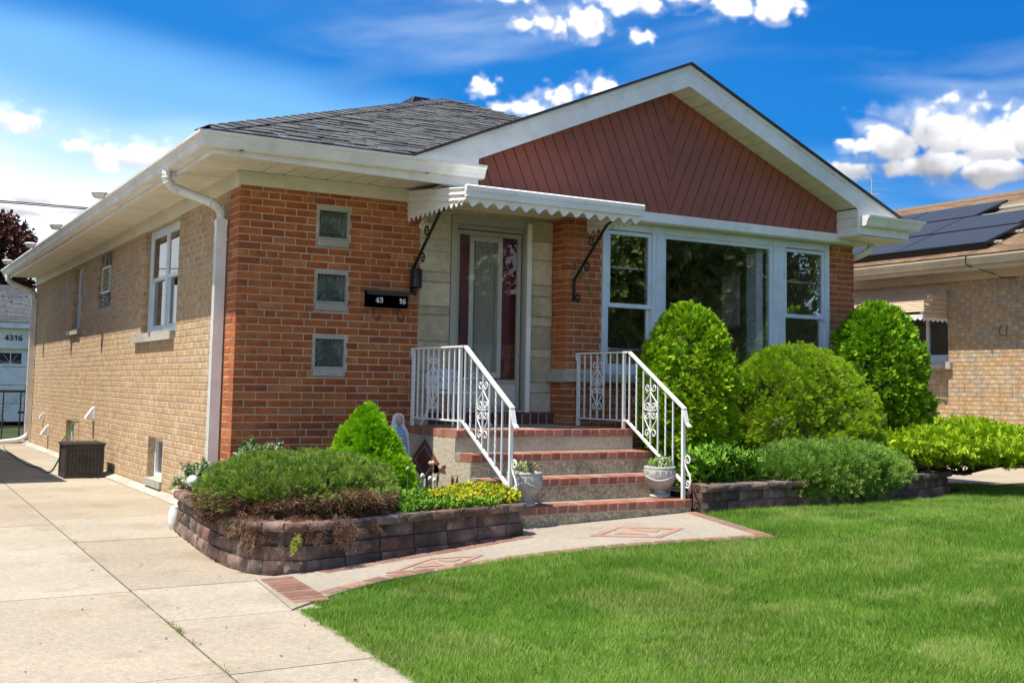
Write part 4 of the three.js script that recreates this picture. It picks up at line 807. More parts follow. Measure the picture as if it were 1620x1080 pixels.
const urnA = urn(1.78, .264, 2.14, .4, 'pale carved urn in front of the golden ground cover'); void urnA;
const urnB = urn(3.27, .264, 1.97, 1.3, 'pale carved urn at the railing foot beside the dark planter'); void urnB;
{
  // brown hose box with crank handle
  const b = thing('hose_box', 'dark brown plastic hose reel box with a crank against the side wall', 'hose box', [-.36, 0, -5.35]);
  const w = .46, d = .50, h = .40;
  part(b, 'body', [bx(-w / 2 + .012, w / 2 - .012, .03, h, -d / 2 + .012, d / 2 - .012)], M.plasticBrown);
  part(b, 'corner_post', [[-1, -1], [1, -1], [1, 1], [-1, 1]].map(([i, j]) => cbox(i * w / 2 - (i > 0 ? .035 : 0), i * w / 2 + (i > 0 ? 0 : .035), 0, h, j * d / 2 - (j > 0 ? .035 : 0), j * d / 2 + (j > 0 ? 0 : .035), .004)), M.plasticBrown);
  part(b, 'rail', [cbox(-w / 2 + .035, w / 2 - .035, .0, .045, d / 2 - .02, d / 2 - .002, .003), cbox(-w / 2 + .035, w / 2 - .035, h - .05, h, d / 2 - .02, d / 2 - .002, .003), bx(-w / 2 + .002, -w / 2 + .02, 0, .045, -d / 2 + .035, d / 2 - .035), bx(w / 2 - .02, w / 2 - .002, 0, .045, -d / 2 + .035, d / 2 - .035)], M.plasticBrown);
  for (let i = 0; i < 9; i++) part(b, 'slat', bx(-.185 + i * .042, -.15 + i * .042, .05, h - .055, d / 2 - .011, d / 2 - .004), M.plasticBrown);
  part(b, 'lid', [cbox(-w / 2 - .012, w / 2 + .012, h + .001, h + .03, -d / 2 - .012, d / 2 + .012, .006), cbox(-w / 2 + .03, w / 2 - .03, h + .03, h + .04, -d / 2 + .03, d / 2 - .03, .004)], M.plasticBrown);
  part(b, 'crank', [new THREE.CylinderGeometry(.035, .035, .04, 18).rotateX(Math.PI / 2).translate(-.03, .215, d / 2 + .015), bar(V(-.03, .215, d / 2 + .035), V(.075, .175, d / 2 + .045), .026, .016), new THREE.CylinderGeometry(.016, .016, .08, 10).rotateX(Math.PI / 2).translate(.08, .173, d / 2 + .08)], M.black);
  single('garden_hose', tube([V(-.58, .22, -5.6), V(-.64, .05, -5.75), V(-.66, .015, -6.1), V(-.64, .013, -6.9), V(-.70, .013, -7.8), V(-.66, .013, -9.3), V(-.60, .013, -11.3), V(-.5, .013, -12.6)], .012, 80, 7), M.hose, 'thin green garden hose trailing along the concrete by the side wall', 'hose');
}
{
  // veiled garden statue behind the dwarf spruce
  const s = thing('garden_statue', 'small blue-robed veiled garden statue between dwarf spruce and porch flank', 'statue', [1.30, .262, .70]);
  const blue = std(lin(.20, .34, .55), .7), pale = std(lin(.62, .62, .66), .7), skin = std(lin(.42, .30, .24), .7);
  const body = lathe([[0, 0], [.11, 0], [.115, .06], [.105, .2], [.098, .36], [.088, .48], [.07, .545], [.04, .58], [.032, .6]], 24); warp(body, (v) => { const a = Math.atan2(v.z, v.x); const f = 1 + .05 * Math.sin(a * 7 + v.y * 3); v.x *= f; v.z *= f * .8; });
  part(s, 'robe', body, blue);
  part(s, 'veil', (() => { const g = lathe([[.125, .30], [.112, .44], [.095, .54], [.06, .60], [.056, .64], [.05, .68], [.03, .70], [0, .705]], 24); warp(g, (v) => { if (v.z > .02) v.z = .02 + (v.z - .02) * .12; }); return g; })(), pale);
  part(s, 'head', new THREE.SphereGeometry(.042, 20, 16).scale(.85, 1.15, .9).translate(0, .64, .018), skin);
  part(s, 'hands', [new THREE.SphereGeometry(.02, 10, 8).scale(.9, 1.7, .8).translate(0, .47, .085)], skin);
  // picket edging, metal rose and moth stakes, seed heads
  const f = thing('picket_edging', 'little white picket edging at the foot of the porch diamond', 'edging', [1.44, .262, .62]);
  for (let i = 0; i < 7; i++) part(f, 'picket', poly([[-.018, 0], [.018, 0], [.018, .12 + .035 * Math.sin((i + .5) / 7 * Math.PI)], [0, .15 + .035 * Math.sin((i + .5) / 7 * Math.PI)], [-.018, .12 + .035 * Math.sin((i + .5) / 7 * Math.PI)]], .008).rotateY(-Math.PI / 2 + .3).translate(-.02 + .01 * i, 0, .01 + i * .044), M.white);
  part(f, 'rail', bar(V(-.02, .05, .01), V(.05, .05, .28), .008, .014), M.white);
  const q = thing('rose_stake', 'metal rose on a curved stake in front of the porch diamond', 'garden stake', [1.42, .262, .98]);
  part(q, 'stem', tube([V(0, -.02, 0), V(-.01, .12, .01), V(.04, .2, .03), V(.07, .25, .035)], .005, 20, 5), M.rust);
  part(q, 'bloom', [0, 1, 2, 3, 4].map((i) => new THREE.SphereGeometry(.022, 10, 8, 0, Math.PI * 1.2).rotateY(i * 1.3).translate(.07 + Math.cos(i * 1.26) * .008, .275, .035 + Math.sin(i * 1.26) * .008)), std(lin(.62, .38, .26), .5));
  part(q, 'leaf', [poly([[0, 0], [.02, .012], [.07, .004], [.02, -.01]], .003).rotateZ(.5).translate(-.005, .14, .01)], M.rust);
  const b = thing('moth_stake', 'rusty metal moth on a thin stake by the stucco porch flank', 'garden stake', [1.44, .262, 1.24]);
  part(b, 'stem', tube([V(0, -.02, -.10), V(0, .1, -.03), V(0, .215, .04)], .0025, 10, 4), M.rust);
  part(b, 'wing', [[1, .9], [-1, -.9]].map(([s2]) => poly([[0, 0], [.03, .045], [.075, .05], [.06, .01], [.072, -.03], [.02, -.02]], .003).scale(s2, 1, 1).rotateY(-1.2).translate(0, .23, .045)), M.rust);
  part(b, 'body', new THREE.SphereGeometry(.009, 8, 6).scale(1, 3, 1).translate(0, .23, .045), M.rust);
  const c = thing('seed_heads', 'dark dried seed spikes standing before the lower porch flank', 'dried plant', [1.46, .262, 1.52]);
  for (let i = 0; i < 6; i++) { const h = .14 + .07 * rnd(), x = rr(-.02, .02), z = rr(-.06, .06); part(c, 'spike', [cyl(.003, .002, h, 5, x, -.01, z), cyl(.010, .003, .11, 6, x, h * .5, z)], M.rust); }
}
{
  // white enamel chair on the porch
  const c = thing('porch_chair', 'white metal chair with pierced back behind the porch railing', 'chair', [2.02, .842, .42], .25);
  part(c, 'seat', cbox(-.22, .22, .30, .325, -.2, .2, .008), M.whiteIron);
  const hole = new THREE.Shape([[-.22, .34], [.22, .34], [.22, .49], [.12, .535], [-.12, .535], [-.22, .49]].map((p) => new THREE.Vector2(...p)));
  for (let i = 0; i < 7; i++) for (let j = 0; j < 2; j++) { const h = new THREE.Path(); h.absellipse(-.165 + i * .055, .43 + j * .06, .014, .018, 0, Math.PI * 2); hole.holes.push(h); }
  part(c, 'backrest', new THREE.ExtrudeGeometry(hole, { depth: .014, bevelEnabled: false, curveSegments: 8 }).translate(0, 0, -.2), M.whiteIron);
  for (const [i, j] of [[-1, -1], [1, -1], [1, 1], [-1, 1]]) part(c, 'leg', tube([V(i * .19, .30, j * .17), V(i * .2, .15, j * .18), V(i * .24, 0, j * .23)], .012, 8, 6), M.whiteIron);
  for (const i of [-1, 1]) part(c, 'armrest', tube([V(i * .22, .32, .16), V(i * .235, .44, .15), V(i * .235, .45, -.05), V(i * .22, .44, -.2)], .012, 20, 6), M.whiteIron);
}
{
  // white globe ornaments by the variegated shrub
  const mk = (x, y, z, r, label) => { const g = thing('globe_ornament', label, 'ornament', [x, y, z]); part(g, 'globe', lathe([[0, .0], [r * .45, .01], [r * .9, r * .55], [r, r], [r * .85, r * 1.5], [r * .5, r * 1.85], [0, r * 1.95]], 22), M.white); part(g, 'stake', cyl(.008, .008, .16, 8, 0, -.15, 0), M.white); };
  mk(-.60, .40, 1.12, .05, 'round white garden globe above the variegated leaves near the wall');
  mk(-.42, .46, 1.22, .04, 'small white garden globe half hidden by the spreading juniper');
  const v = thing('white_vase', 'tall white garden vase on the concrete behind the planter end', 'vase', [-.55, .0, .40]); part(v, 'body', lathe([[0, 0], [.04, 0], [.052, .05], [.056, .10], [.05, .15], [.036, .18], [.04, .19], [.03, .19], [.028, .175], [0, .17]], 22), M.white);
}
// ---------------------------------------------------------------- neighbouring house on the right
{
  const n = thing('brick_bungalow', 'tan brick neighbouring bungalow with solar panels and a striped window awning', 'house');
  const NX = 12, zf = 1.3, zb = -9, SH = [[-3.85, -2.03, 1.72, 2.93]];
  const list = [], W = .215;
  courses(-4.6, zf, 0, 45, (k, i) => k % 8 === 2 ? (i % 2 ? .1075 : W) : i === 0 && k % 2 ? .1075 : W, SH, (p, q, y, k) => {
    const L = q - p - MO, t = buffTones[rnd() * 8 | 0], lite = rnd() < .12; list.push({ g: brick(L, HB, .05, lite ? [.60, .50, .38] : t, rnd() * 2 | 0, .0035), m: mat4(NX + rr(-.001, .001), y + .03, p + L / 2, -Math.PI / 2), c: [NX, y, (p + q) / 2], w: (p < -3.4 || p > 0.1 || y < .7) ? 3 : 1 }); void k;
  });
  pieces(n, 'buff_brick', list, M.buffBrick);
  part(n, 'mortar', [toSide(holed(zb, zf, -.05, 3.1, SH, .2)).translate(NX + .2065, 0, 0)], M.mortar);
  part(n, 'wall_body', [bx(NX + .21, 19.4, -.05, 3.1, zf - .2, zf), bx(19.2, 19.4, -.05, 3.1, zb, zf - .2), bx(NX + .21, 19.4, -.05, 3.1, zb, zb + .2)], M.mortar);
  part(n, 'ceiling', bx(NX + .02, 19.3, 3.1, 3.14, zb, zf), M.room);
  part(n, 'soffit', bx(11.55, 12.0, 3.13, 3.14, zb - .5, zf + .6), M.cream);
  part(n, 'frieze_board', bx(11.975, 12.0, 2.99, 3.129, zb, zf), M.cream);
  part(n, 'fascia', bx(11.545, 11.56, 3.10, 3.27, zb - .5, zf + .6), M.cream);
  part(n, 'gutter', gutterRun(V(11.544, .0, zb - .5), V(11.544, 0, zf + .6), -1, 0, 0, 0).translate(0, .02, 0), M.cream);
  part(n, 'service_cable', tube([V(11.39, 3.29, -1.18), V(11.40, 3.18, -1.2), V(11.53, 3.14, -1.22), V(11.60, 3.12, -1.16), V(11.965, 3.05, -1.12), V(11.97, 2.99, -1.0), V(11.985, 2.975, -.75)], .008, 40, 5), M.black);
  part(n, 'clothes_hook', tube([V(12, 2.26, -1.03), V(11.93, 2.2, -1.02), V(11.92, 2.13, -1.0), V(11.98, 2.1, -.95), V(11.99, 2.25, -.93)], .006, 20, 5), M.rust);
  // roof: tan shingle tabs on the slope facing us
  const s = .40, y0 = 3.30, x0 = 11.43, tones = [[.42, .25, .13], [.46, .30, .17], [.37, .21, .11], [.50, .33, .19], [.33, .20, .12]];
  part(n, 'roof_deck', [poly([[x0, y0], [15.7, y0 + s * (15.7 - x0)], [20, y0], [20, y0 - .02], [15.7, y0 - .02 + s * (15.7 - x0)], [x0, y0 - .02]], zf + .6 - zb + .5).translate(0, 0, zb - .5)], std(lin(.38, .24, .13), .95, { map: T.grit }));
  const up = V(1, s, 0).normalize(), nr = V(-s, 1, 0).normalize(), rl = [], geos = [];
  for (const w of [.16, .24, .33]) for (const t of tones) geos.push({ w, g: tint(uvm(cbox(-w / 2 + .002, w / 2 - .002, -.01, .155, 0, .012, .002), rnd() * 5), t) });
  for (let j = 0; j < 31; j++) { let z = -6.2; while (z < zf + .3) { const q = geos[rnd() * geos.length | 0], d = j * .14 / Math.hypot(1, s), m = new THREE.Matrix4().makeBasis(V(0, 0, 1), up, nr.clone()); const zc = z + q.w / 2; m.setPosition(x0 + d + .005, y0 + s * d + .006, zc); rl.push({ g: q.g, m, c: [x0 + d, y0 + s * d, zc], w: (j > 2 && zc < -1.2 && j < 24) ? 3 : 1 }); z += q.w; } }
  pieces(n, 'shingle', rl, M.tanRoofing);
  part(n, 'ridge_cap', [poly([[15.5, y0 + s * (15.5 - x0) + .012], [15.7, y0 + s * (15.7 - x0) + .03], [15.9, y0 + s * (15.5 - x0) + .012], [15.9, y0 + s * (15.5 - x0) + .025], [15.7, y0 + s * (15.7 - x0) + .043], [15.5, y0 + s * (15.5 - x0) + .025]], 9).translate(0, 0, zb)], std(lin(.40, .25, .14), .95, { map: T.grit }));
  // solar panels in three rows, raised on rails
  const sp = (d, off) => V(x0 + d, y0 + s * d, 0).addScaledVector(nr, off);
  const rows = [[.22, 1.13, [-.98, -2.72, -4.46, -6.2]], [1.20, 2.12, [-1.13, -2.87, -4.61, -6.35]], [2.19, 3.12, [-2.72, -4.46, -6.2]]];
  rows.forEach(([d0, d1, zs], r) => {
    for (let i = 0; i < zs.length - 1; i++) {
      const z1 = zs[i] - .008, z0 = zs[i + 1] + .008, L = (d1 - d0) * Math.hypot(1, s);
      const M4 = new THREE.Matrix4().makeBasis(V(0, 0, 1), up, nr.clone()).setPosition(sp((d0 + d1) / 2, .13).add(V(0, 0, (z0 + z1) / 2)));
      const p = part(n, 'solar_panel', cbox(-(z1 - z0) / 2, (z1 - z0) / 2, -L / 2, L / 2, -.035, 0, .003).applyMatrix4(M4), M.panelFrame);
      part(p, 'cells', bx(-(z1 - z0) / 2 + .012, (z1 - z0) / 2 - .012, -L / 2 + .012, L / 2 - .012, 0, .003).applyMatrix4(M4), M.solar);
    }
    for (const f of [.22, .78]) { const d = d0 + (d1 - d0) * f; part(n, 'panel_rail', bar(sp(d, .06).add(V(0, 0, zs[0] + .12 + r * .35)), sp(d, .06).add(V(0, 0, -6.2)), .035, .04), M.alu); for (let k = 0; k < 3; k++) part(n, 'rail_foot', bar(sp(d, .0).add(V(0, 0, zs[0] + .05 - k * 1.2)), sp(d, .07).add(V(0, 0, zs[0] + .05 - k * 1.2)), .04, .05), M.alu); }
  });
  part(n, 'panel_skirt', bx(-2.65, 2.65, -.10, .005, -.01, .008).applyMatrix4(new THREE.Matrix4().makeBasis(V(0, 0, 1), nr.clone(), up.clone().negate()).setPosition(sp(.212, .125).add(V(0, 0, -3.63)))), M.panelFrame);
  part(n, 'conduit', bar(sp(2.7, .09).add(V(0, 0, -2.6)), sp(2.55, .09).add(V(0, 0, .9)), .03), M.alu);
  const ant = part(n, 'antenna', [cyl(.014, .011, 1.2, 6, 14.0, 4.2, -5.45), ...[0, 2, 4].map((i) => bar(V(14.0 - .30 + .02 * i, 5.36 - i * .08, -5.45 - .18), V(14.0 + .30 - .02 * i, 5.36 - i * .08, -5.45 + .18), .005)), bar(V(13.9, 5.06, -5.5), V(14.12, 5.10, -5.38), .03)], M.alu); void ant;
  // window and its awning
  const w = part(n, 'window', [bx(12.06, 12.14, 1.72, 1.83, -3.85, -2.03), bx(12.06, 12.14, 1.83, 2.93, -2.08, -2.03), bx(12.06, 12.14, 1.83, 2.93, -3.85, -3.80), bx(12.06, 12.14, 1.83, 2.93, -2.52, -2.47), bx(12.06, 12.14, 1.83, 2.93, -3.2, -3.15), bx(12.06, 12.14, 2.88, 2.93, -3.8, -2.08)], M.sash);
  part(w, 'pane', bx(12.1, 12.104, 1.83, 2.88, -3.8, -2.08), M.tintGlass);
  part(w, 'curtain', bx(12.22, 12.24, 1.72, 2.93, -3.85, -2.03), M.room);
  part(n, 'window_sill', cbox(11.93, 12.13, 1.60, 1.718, -3.95, -1.95, .006), M.limestone);
  const aw = part(n, 'window_awning', [bar(V(12.0, 2.95, -2.06), V(11.42, 2.47, -2.06), .05, .02), bar(V(12.0, 2.95, -3.95), V(11.42, 2.47, -3.95), .05, .02)], M.alu);
  for (let i = 0; i < 11; i++) { const t = i / 11, x = 11.995 - .58 * t, y = 2.965 - .48 * t; part(aw, 'slat', cbox(-.032, .032, -.006, .006, -3.97, -2.04, .002).rotateZ(.50).translate(x - .025, y - .02, 0), M.tanMetal); }
  const sideP = new THREE.Shape([[12, 2.94], [11.43, 2.47], [11.43, 2.40], [12, 2.38]].map((q) => new THREE.Vector2(...q)));
  part(aw, 'side_panel', new THREE.ExtrudeGeometry(sideP, { depth: .008, bevelEnabled: false }).translate(0, 0, -2.05), M.tanMetal);
  for (let i = 0; i < 5; i++) part(aw, 'side_slat', cbox(11.44 + (i > 3 ? .1 : 0), 11.99, 2.40 + i * .075, 2.455 + i * .075, -2.04, -2.03, .002), M.tanMetal);
  const val = new THREE.PlaneGeometry(1.93, 1, 120, 1); warp(val, (v) => { const low = 2.37 + .016 * Math.cos(v.x * 58), t = v.y + .5; v.set(11.42, low + t * (2.45 - low), -3.005 + v.x); }); part(aw, 'valance', val, M.white);
  const val2 = new THREE.PlaneGeometry(.57, 1, 40, 1); warp(val2, (v) => { const low = 2.35 + .016 * Math.cos(v.x * 58), t = v.y + .5; v.set(11.71 + v.x, low + t * (2.40 - low), -2.035); }); part(aw, 'valance', val2, M.white);
}
// ---------------------------------------------------------------- house on the left: it shades the back of the driveway
{
  const n = thing('brick_bungalow', 'low brick neighbouring house across the driveway seen only in reflections', 'house');
  part(n, 'wall', [bx(-8, -2.55, -.05, 3.1, -12, -4.9)], M.mortar);
  part(n, 'roof', [poly([[-8.5, 3.2], [-5.2, 4.5], [-2.02, 3.2], [-2.02, 3.1], [-8.5, 3.1]], 8.1).translate(0, 0, -12.7)], M.roofing);
}
// ---------------------------------------------------------------- garage, gate and fence at the back
{
  const g = thing('garage', 'white garage with panelled overhead door and number 4316 under grey shingles', 'garage', [0, 0, -25]);
  part(g, 'wall', [bx(-2.6, -2.2, 0, 2.75, 0, .2), bx(3.2, 3.8, 0, 2.75, 0, .2), bx(-2.2, 3.2, 2.05, 2.75, 0, .2), bx(-2.6, 3.8, 0, 2.6, -6, -5.8), bx(3.6, 3.8, 0, 2.75, -5.8, 0), bx(-2.6, -2.4, 0, 2.75, -5.8, 0)], M.white);
  for (let i = 0; i < 4; i++) part(g, 'door_panel', cbox(-2.2, 3.2, .02 + i * .51, .52 + i * .51, -.02, .08, .012), M.white);
  for (let k = 0; k < 6; k++) { const x = -1.85 + k * .9; const w = part(g, 'door_light', bx(x - .28, x + .28, 1.64, 1.93, .082, .088), M.black); for (let r = 0; r < 5; r++) part(w, 'sunray', bar(V(x, 1.64, .094), V(x + Math.cos(.25 + r * .66) * .28, 1.64 + Math.min(.29, Math.sin(.25 + r * .66) * .3), .094), .022, .008), M.white); }
  part(g, 'fascia', bx(-2.9, 4.1, 2.62, 2.78, .2, .42), M.white);
  part(g, 'numeral', txt('4316', .15, .02, fontS).translate(.66, 2.28, .202), M.black);
  part(g, 'roof', [poly([[-3.0, 2.74], [.75, 2.74], [4.2, 2.74], [.75, 2.78]], .02)], M.roofing);
  const A = [[-3, 2.78, .45], [4.2, 2.78, .45], [.95, 4.05, -2.9], [.4, 4.05, -2.9], [-3, 2.78, -6.3], [4.2, 2.78, -6.3]];
  const tri = (l) => { const q = new THREE.BufferGeometry(); q.setAttribute('position', new THREE.Float32BufferAttribute(l.flatMap((i) => A[i]), 3)); q.computeVertexNormals(); return q; };
  part(g, 'roof', [tri([0, 1, 2, 0, 2, 3]), tri([0, 3, 4]), tri([1, 5, 2]), tri([4, 3, 2, 4, 2, 5])], M.roofing);
  const tones = [[.10, .115, .14], [.15, .165, .19], [.19, .205, .23], [.125, .14, .165]], list = [];
  const upv = V(0, 1.27, -3.35).normalize(), nv = V(0, 3.35, 1.27).normalize(), gs = tones.map((t) => tint(uvm(cbox(-.24, .24, -.01, .15, 0, .012, .002), rnd() * 4), t));
  for (let j = 0; j < 25; j++) for (let x = -3; x < 4.2; x += .49) { const d = j * .14, xx = x + (j % 2 ? .2 : 0) + rr(0, .1); const lim = d * 1.0; if (xx < -3 + lim || xx > 4.2 - lim * .9) continue; list.push({ g: gs[rnd() * 4 | 0], m: new THREE.Matrix4().makeBasis(V(1, 0, 0), upv, nv).setPosition(xx, 2.782 + upv.y * d, .45 + upv.z * d), c: [xx, 2.8, -25] }); }
  pieces(g, 'shingle', list, M.shingle);
  const t = thing('chain_link_gate', 'black chain-link gate across the driveway behind the rear downspout', 'gate', [0, 0, -13.8]);
  const r = .022; const bars = [bar(V(-3.1, .98, 0), V(-.02, .98, 0), .045), bar(V(-3.1, .06, 0), V(-.02, .06, 0), .03), bar(V(-3.1, .30, 0), V(-.02, .30, 0), .02)];
  part(t, 'frame', bars, M.black);
  for (const x of [-.02, -.12, -.42, -.75, -1.1, -1.6, -2.1, -2.6, -3.1]) part(t, 'picket', bx(x - (x > -.1 ? .03 : .011), x + (x > -.1 ? .03 : .011), 0, x > -.1 ? 1.1 : 1.0, -r, r), M.black);
  const links = []; for (let i = -14; i < 46; i++) { const x = -3.1 + i * .07; for (const s of [1, -1]) { const xa = s > 0 ? x : x + .92, xb = s > 0 ? x + .92 : x; links.push(bar(V(xa, .06, .0 + s * .003), V(xb, .98, s * .003), .006)); } }
  const lk = part(t, 'chain_link', links.filter((q) => { q.computeBoundingBox(); return q.boundingBox.min.x > -3.15 && q.boundingBox.max.x < .05; }), M.black); lk.userData.kind = 'stuff';
  part(t, 'latch', bx(-.16, .02, .56, .60, -.03, .03), M.black);
  single('rear_curb', cbox(-3.2, .1, -.02, .05, -13.72, -13.5, .01), M.limestone, 'low concrete curb at the foot of the black gate', 'curb');
  // wires
  for (const [y, dz] of [[7.33, 0], [7.22, .4]]) single('utility_wire', tube([V(-40, y + .3, -33 + dz), V(-15, y - .05, -33 + dz), V(10, y + .02, -32.6 + dz), V(40, y + .4, -32 + dz)], .02, 30, 4), M.black, 'thin dark utility wire crossing the sky behind the garage', 'wire', 'wires behind the garage');
  single('utility_wire', tube([V(-12, 5.0, -23), V(0, 4.02, -22.5), V(2, 4.0, -22), V(14, 4.6, -20)], .012, 24, 4), M.black, 'low cable running over the garage roof to the house', 'wire');
}
// ---------------------------------------------------------------- foliage
const tri = (arr) => { const g = new THREE.BufferGeometry(); g.setAttribute('position', new THREE.Float32BufferAttribute(arr, 3)); g.computeVertexNormals(); return g; };
const rhomb = (P, o, d, n, L, w) => { const s = V().crossVectors(d, n).normalize().multiplyScalar(w / 2), m = o.clone().addScaledVector(d, L * .45).addScaledVector(n, w * .12), e = o.clone().addScaledVector(d, L), a = m.clone().add(s), b = m.clone().sub(s); P.push(o.x, o.y, o.z, a.x, a.y, a.z, e.x, e.y, e.z, o.x, o.y, o.z, e.x, e.y, e.z, b.x, b.y, b.z); };
function fanSpray() { const P = [], n = V(0, 0, 1); rhomb(P, V(0, 0, 0), V(0, 1, 0), n, 1, .12); for (let i = 0; i < 5; i++) for (const s of [-1, 1]) { const y = .1 + i * .17, a = .78 - i * .06, d = V(Math.sin(a) * s, Math.cos(a), rr(-.35, .35)).normalize(); rhomb(P, V(0, y, 0), d, n, .5 - i * .06, .15); } return tri(P); }
function needleSprig(k = 16, L = .42, w = .07) { const P = []; rhomb(P, V(0, 0, 0), V(0, 1, 0), V(0, 0, 1), 1, .06); for (let i = 0; i < k; i++) { const a = i * 2.4, y = .08 + .9 * i / k, t = .85 - .35 * i / k, d = V(Math.sin(t) * Math.cos(a), Math.cos(t), Math.sin(t) * Math.sin(a)); rhomb(P, V(0, y, 0), d, V(-d.z, .2, d.x).normalize(), L * (1 - .3 * i / k), w); } return tri(P); }
function leafSprig(k, L, w) { const P = []; for (let i = 0; i < k; i++) { const a = i * 2.4, y = .15 + .8 * i / k, t = 1.05 - .45 * i / k, d = V(Math.sin(t) * Math.cos(a), Math.cos(t), Math.sin(t) * Math.sin(a)); rhomb(P, V(0, y, 0), d, V(-d.x * d.y, 1 - d.y * d.y, -d.z * d.y).normalize(), L, w); } return tri(P); }
const leafMat = (rough = .5, trans = .2) => new THREE.MeshPhysicalMaterial({ color: 0xffffff, roughness: rough, transmission: trans, thickness: 0, ior: 1.35, specularIntensity: .5, side: THREE.DoubleSide });
const LEAF = leafMat();
function scatter(parent, name, geo, n, place, colors, mat = LEAF) {
  const im = new THREE.InstancedMesh(geo, mat, n), m = new THREE.Matrix4(), q = new THREE.Quaternion(), c = new THREE.Color(), up = V(0, 1, 0);
  for (let i = 0; i < n; i++) {
    const p = place(i); const d = p.dir.clone().normalize();
    q.setFromUnitVectors(up, d).multiply(new THREE.Quaternion().setFromAxisAngle(up, rnd() * 6.283));
    m.compose(p.pos, q, V(p.s, p.s * (p.sy ?? 1), p.s)); im.setMatrixAt(i, m);
    const C = (p.colors ?? colors), k = C[Math.min(C.length - 1, Math.floor(rnd() * C.length))], f = rr(.82, 1.2); c.setRGB(k[0] * f, k[1] * f, k[2] * f); im.setColorAt(i, c);
  }
  im.name = parent === scene ? numbered(name) : name; im.userData.kind = 'stuff'; im.castShadow = im.receiveShadow = true; parent.add(im); return im;
}
// a shrub from a closed outline R(theta, h): leaves stand in a shell below the outline
function shrub({ name, label, category = 'shrub', base, outline, height, n, geo, size, colors, shell = .1, lift = .5, lump = .12, lumpF = 5, twigs = M.bark, core = .62, group, sx = 1, sz = 1, jitter = .5, minH = 0, trunks = 1, clump = .045, per = 14 }) {
  const t = thing(name, label, category, base, 0, group), sd = rnd() * 40;
  const surf = (a, h) => { const nx = Math.cos(a), nz = Math.sin(a); const k = 1 + (fbm(nx * lumpF * .5 + sd, h * lumpF, nz * lumpF * .5 + sd, 3) - .5) * 2 * lump; return outline(h, a) * k; };
  const eps = .02;
  const H = (h) => h * height;
  const clumps = []; const nc = Math.round(n / per);
  for (let c = 0; c < nc; c++) {
    let a, h, r; for (let tries = 0; tries < 40; tries++) { a = rnd() * Math.PI * 2; h = minH + (1 - minH) * rnd(); r = surf(a, h); const slope = Math.abs(outline(Math.min(1, h + eps), a) - outline(Math.max(0, h - eps), a)) / (2 * eps * height); if (rnd() < (r / .9 + .05) * Math.min(1, .25 * Math.hypot(1, slope) )) break; }
    const dr = (outline(Math.min(1, h + eps), a) - outline(Math.max(0, h - eps), a)) / (2 * eps * height), nrm = V(Math.cos(a) / sx, -dr, Math.sin(a) / sz).normalize();
    const pos = V(Math.cos(a) * r * sx, H(h), Math.sin(a) * r * sz).addScaledVector(nrm, -shell * Math.pow(rnd(), 1.6) * .8);
    clumps.push({ pos, nrm, r: clump * rr(.7, 1.35), col: colors[rnd() * colors.length | 0] });
  }
  scatter(t, 'foliage', geo, n, (i) => {
    const c = clumps[i % nc], d = V(rr(-1, 1), rr(-1, 1), rr(-1, 1)).normalize(), k = Math.cbrt(rnd());
    const out = d.clone().addScaledVector(c.nrm, .55).normalize(), pos = c.pos.clone().addScaledVector(out, c.r * k * .8).addScaledVector(c.nrm, -c.r * .7);
    return { pos, dir: out.multiplyScalar(1.1).addScaledVector(c.nrm, .5).add(V(rr(-jitter, jitter) * .5, lift * .7, rr(-jitter, jitter) * .5)), s: size * rr(.75, 1.2), colors: rnd() < .7 ? [c.col] : colors };
  }, colors);
  const seg = 36, rows = 22, P = [], I = [];
  for (let j = 0; j <= rows; j++) for (let i = 0; i <= seg; i++) { const h = minH + (1 - minH) * j / rows, a = (i % seg) / seg * Math.PI * 2, r = Math.max(0, surf(a, h) * core - shell * .35); P.push(Math.cos(a) * r * sx, H(h) * (.97) - .01, Math.sin(a) * r * sz); }
  for (let j = 0; j < rows; j++) for (let i = 0; i < seg; i++) { const p = j * (seg + 1) + i; I.push(p, p + seg + 1, p + 1, p + 1, p + seg + 1, p + seg + 2); }
  const g = new THREE.BufferGeometry(); g.setAttribute('position', new THREE.Float32BufferAttribute(P, 3)); g.setIndex(I); g.computeVertexNormals();
  part(t, 'inner_growth', g, twigs);
  for (let i = 0; i < trunks; i++) part(t, 'trunk', tube([V(rr(-.04, .04) * trunks, -.05, rr(-.04, .04) * trunks), V(rr(-.05, .05) * trunks, height * .3, rr(-.05, .05) * trunks), V(rr(-.1, .1) * trunks, height * .6, rr(-.1, .1) * trunks)], .022, 8, 6), twigs);
  return t;
}
const FAN = fanSpray(), NEEDLE = needleSprig(), NEEDLE_S = needleSprig(13, .5, .11), LEAF6 = leafSprig(7, .55, .34), LEAF_L = leafSprig(6, .8, .34);
const arb = [[.25, .44, .012], [.31, .50, .015], [.19, .36, .012], [.37, .54, .02]];
const egg = (rad, wide = .38) => (h) => { const u = h < wide ? Math.sqrt(clamp(1 - Math.pow((wide - h) / (wide + .12), 2))) : Math.sqrt(clamp(1 - Math.pow((h - wide) / (1 - wide), 2))); return rad * u; };
shrub({ name: 'globe_arborvitae', label: 'tall egg-shaped bright green arborvitae right beside the stair railing', base: [4.10, .30, 1.30], outline: egg(.485, .42), height: 1.76, n: 23000, geo: FAN, size: .064, colors: arb, shell: .2, lift: .35, lump: .24, lumpF: 11, group: 'clipped egg-shaped evergreens' });
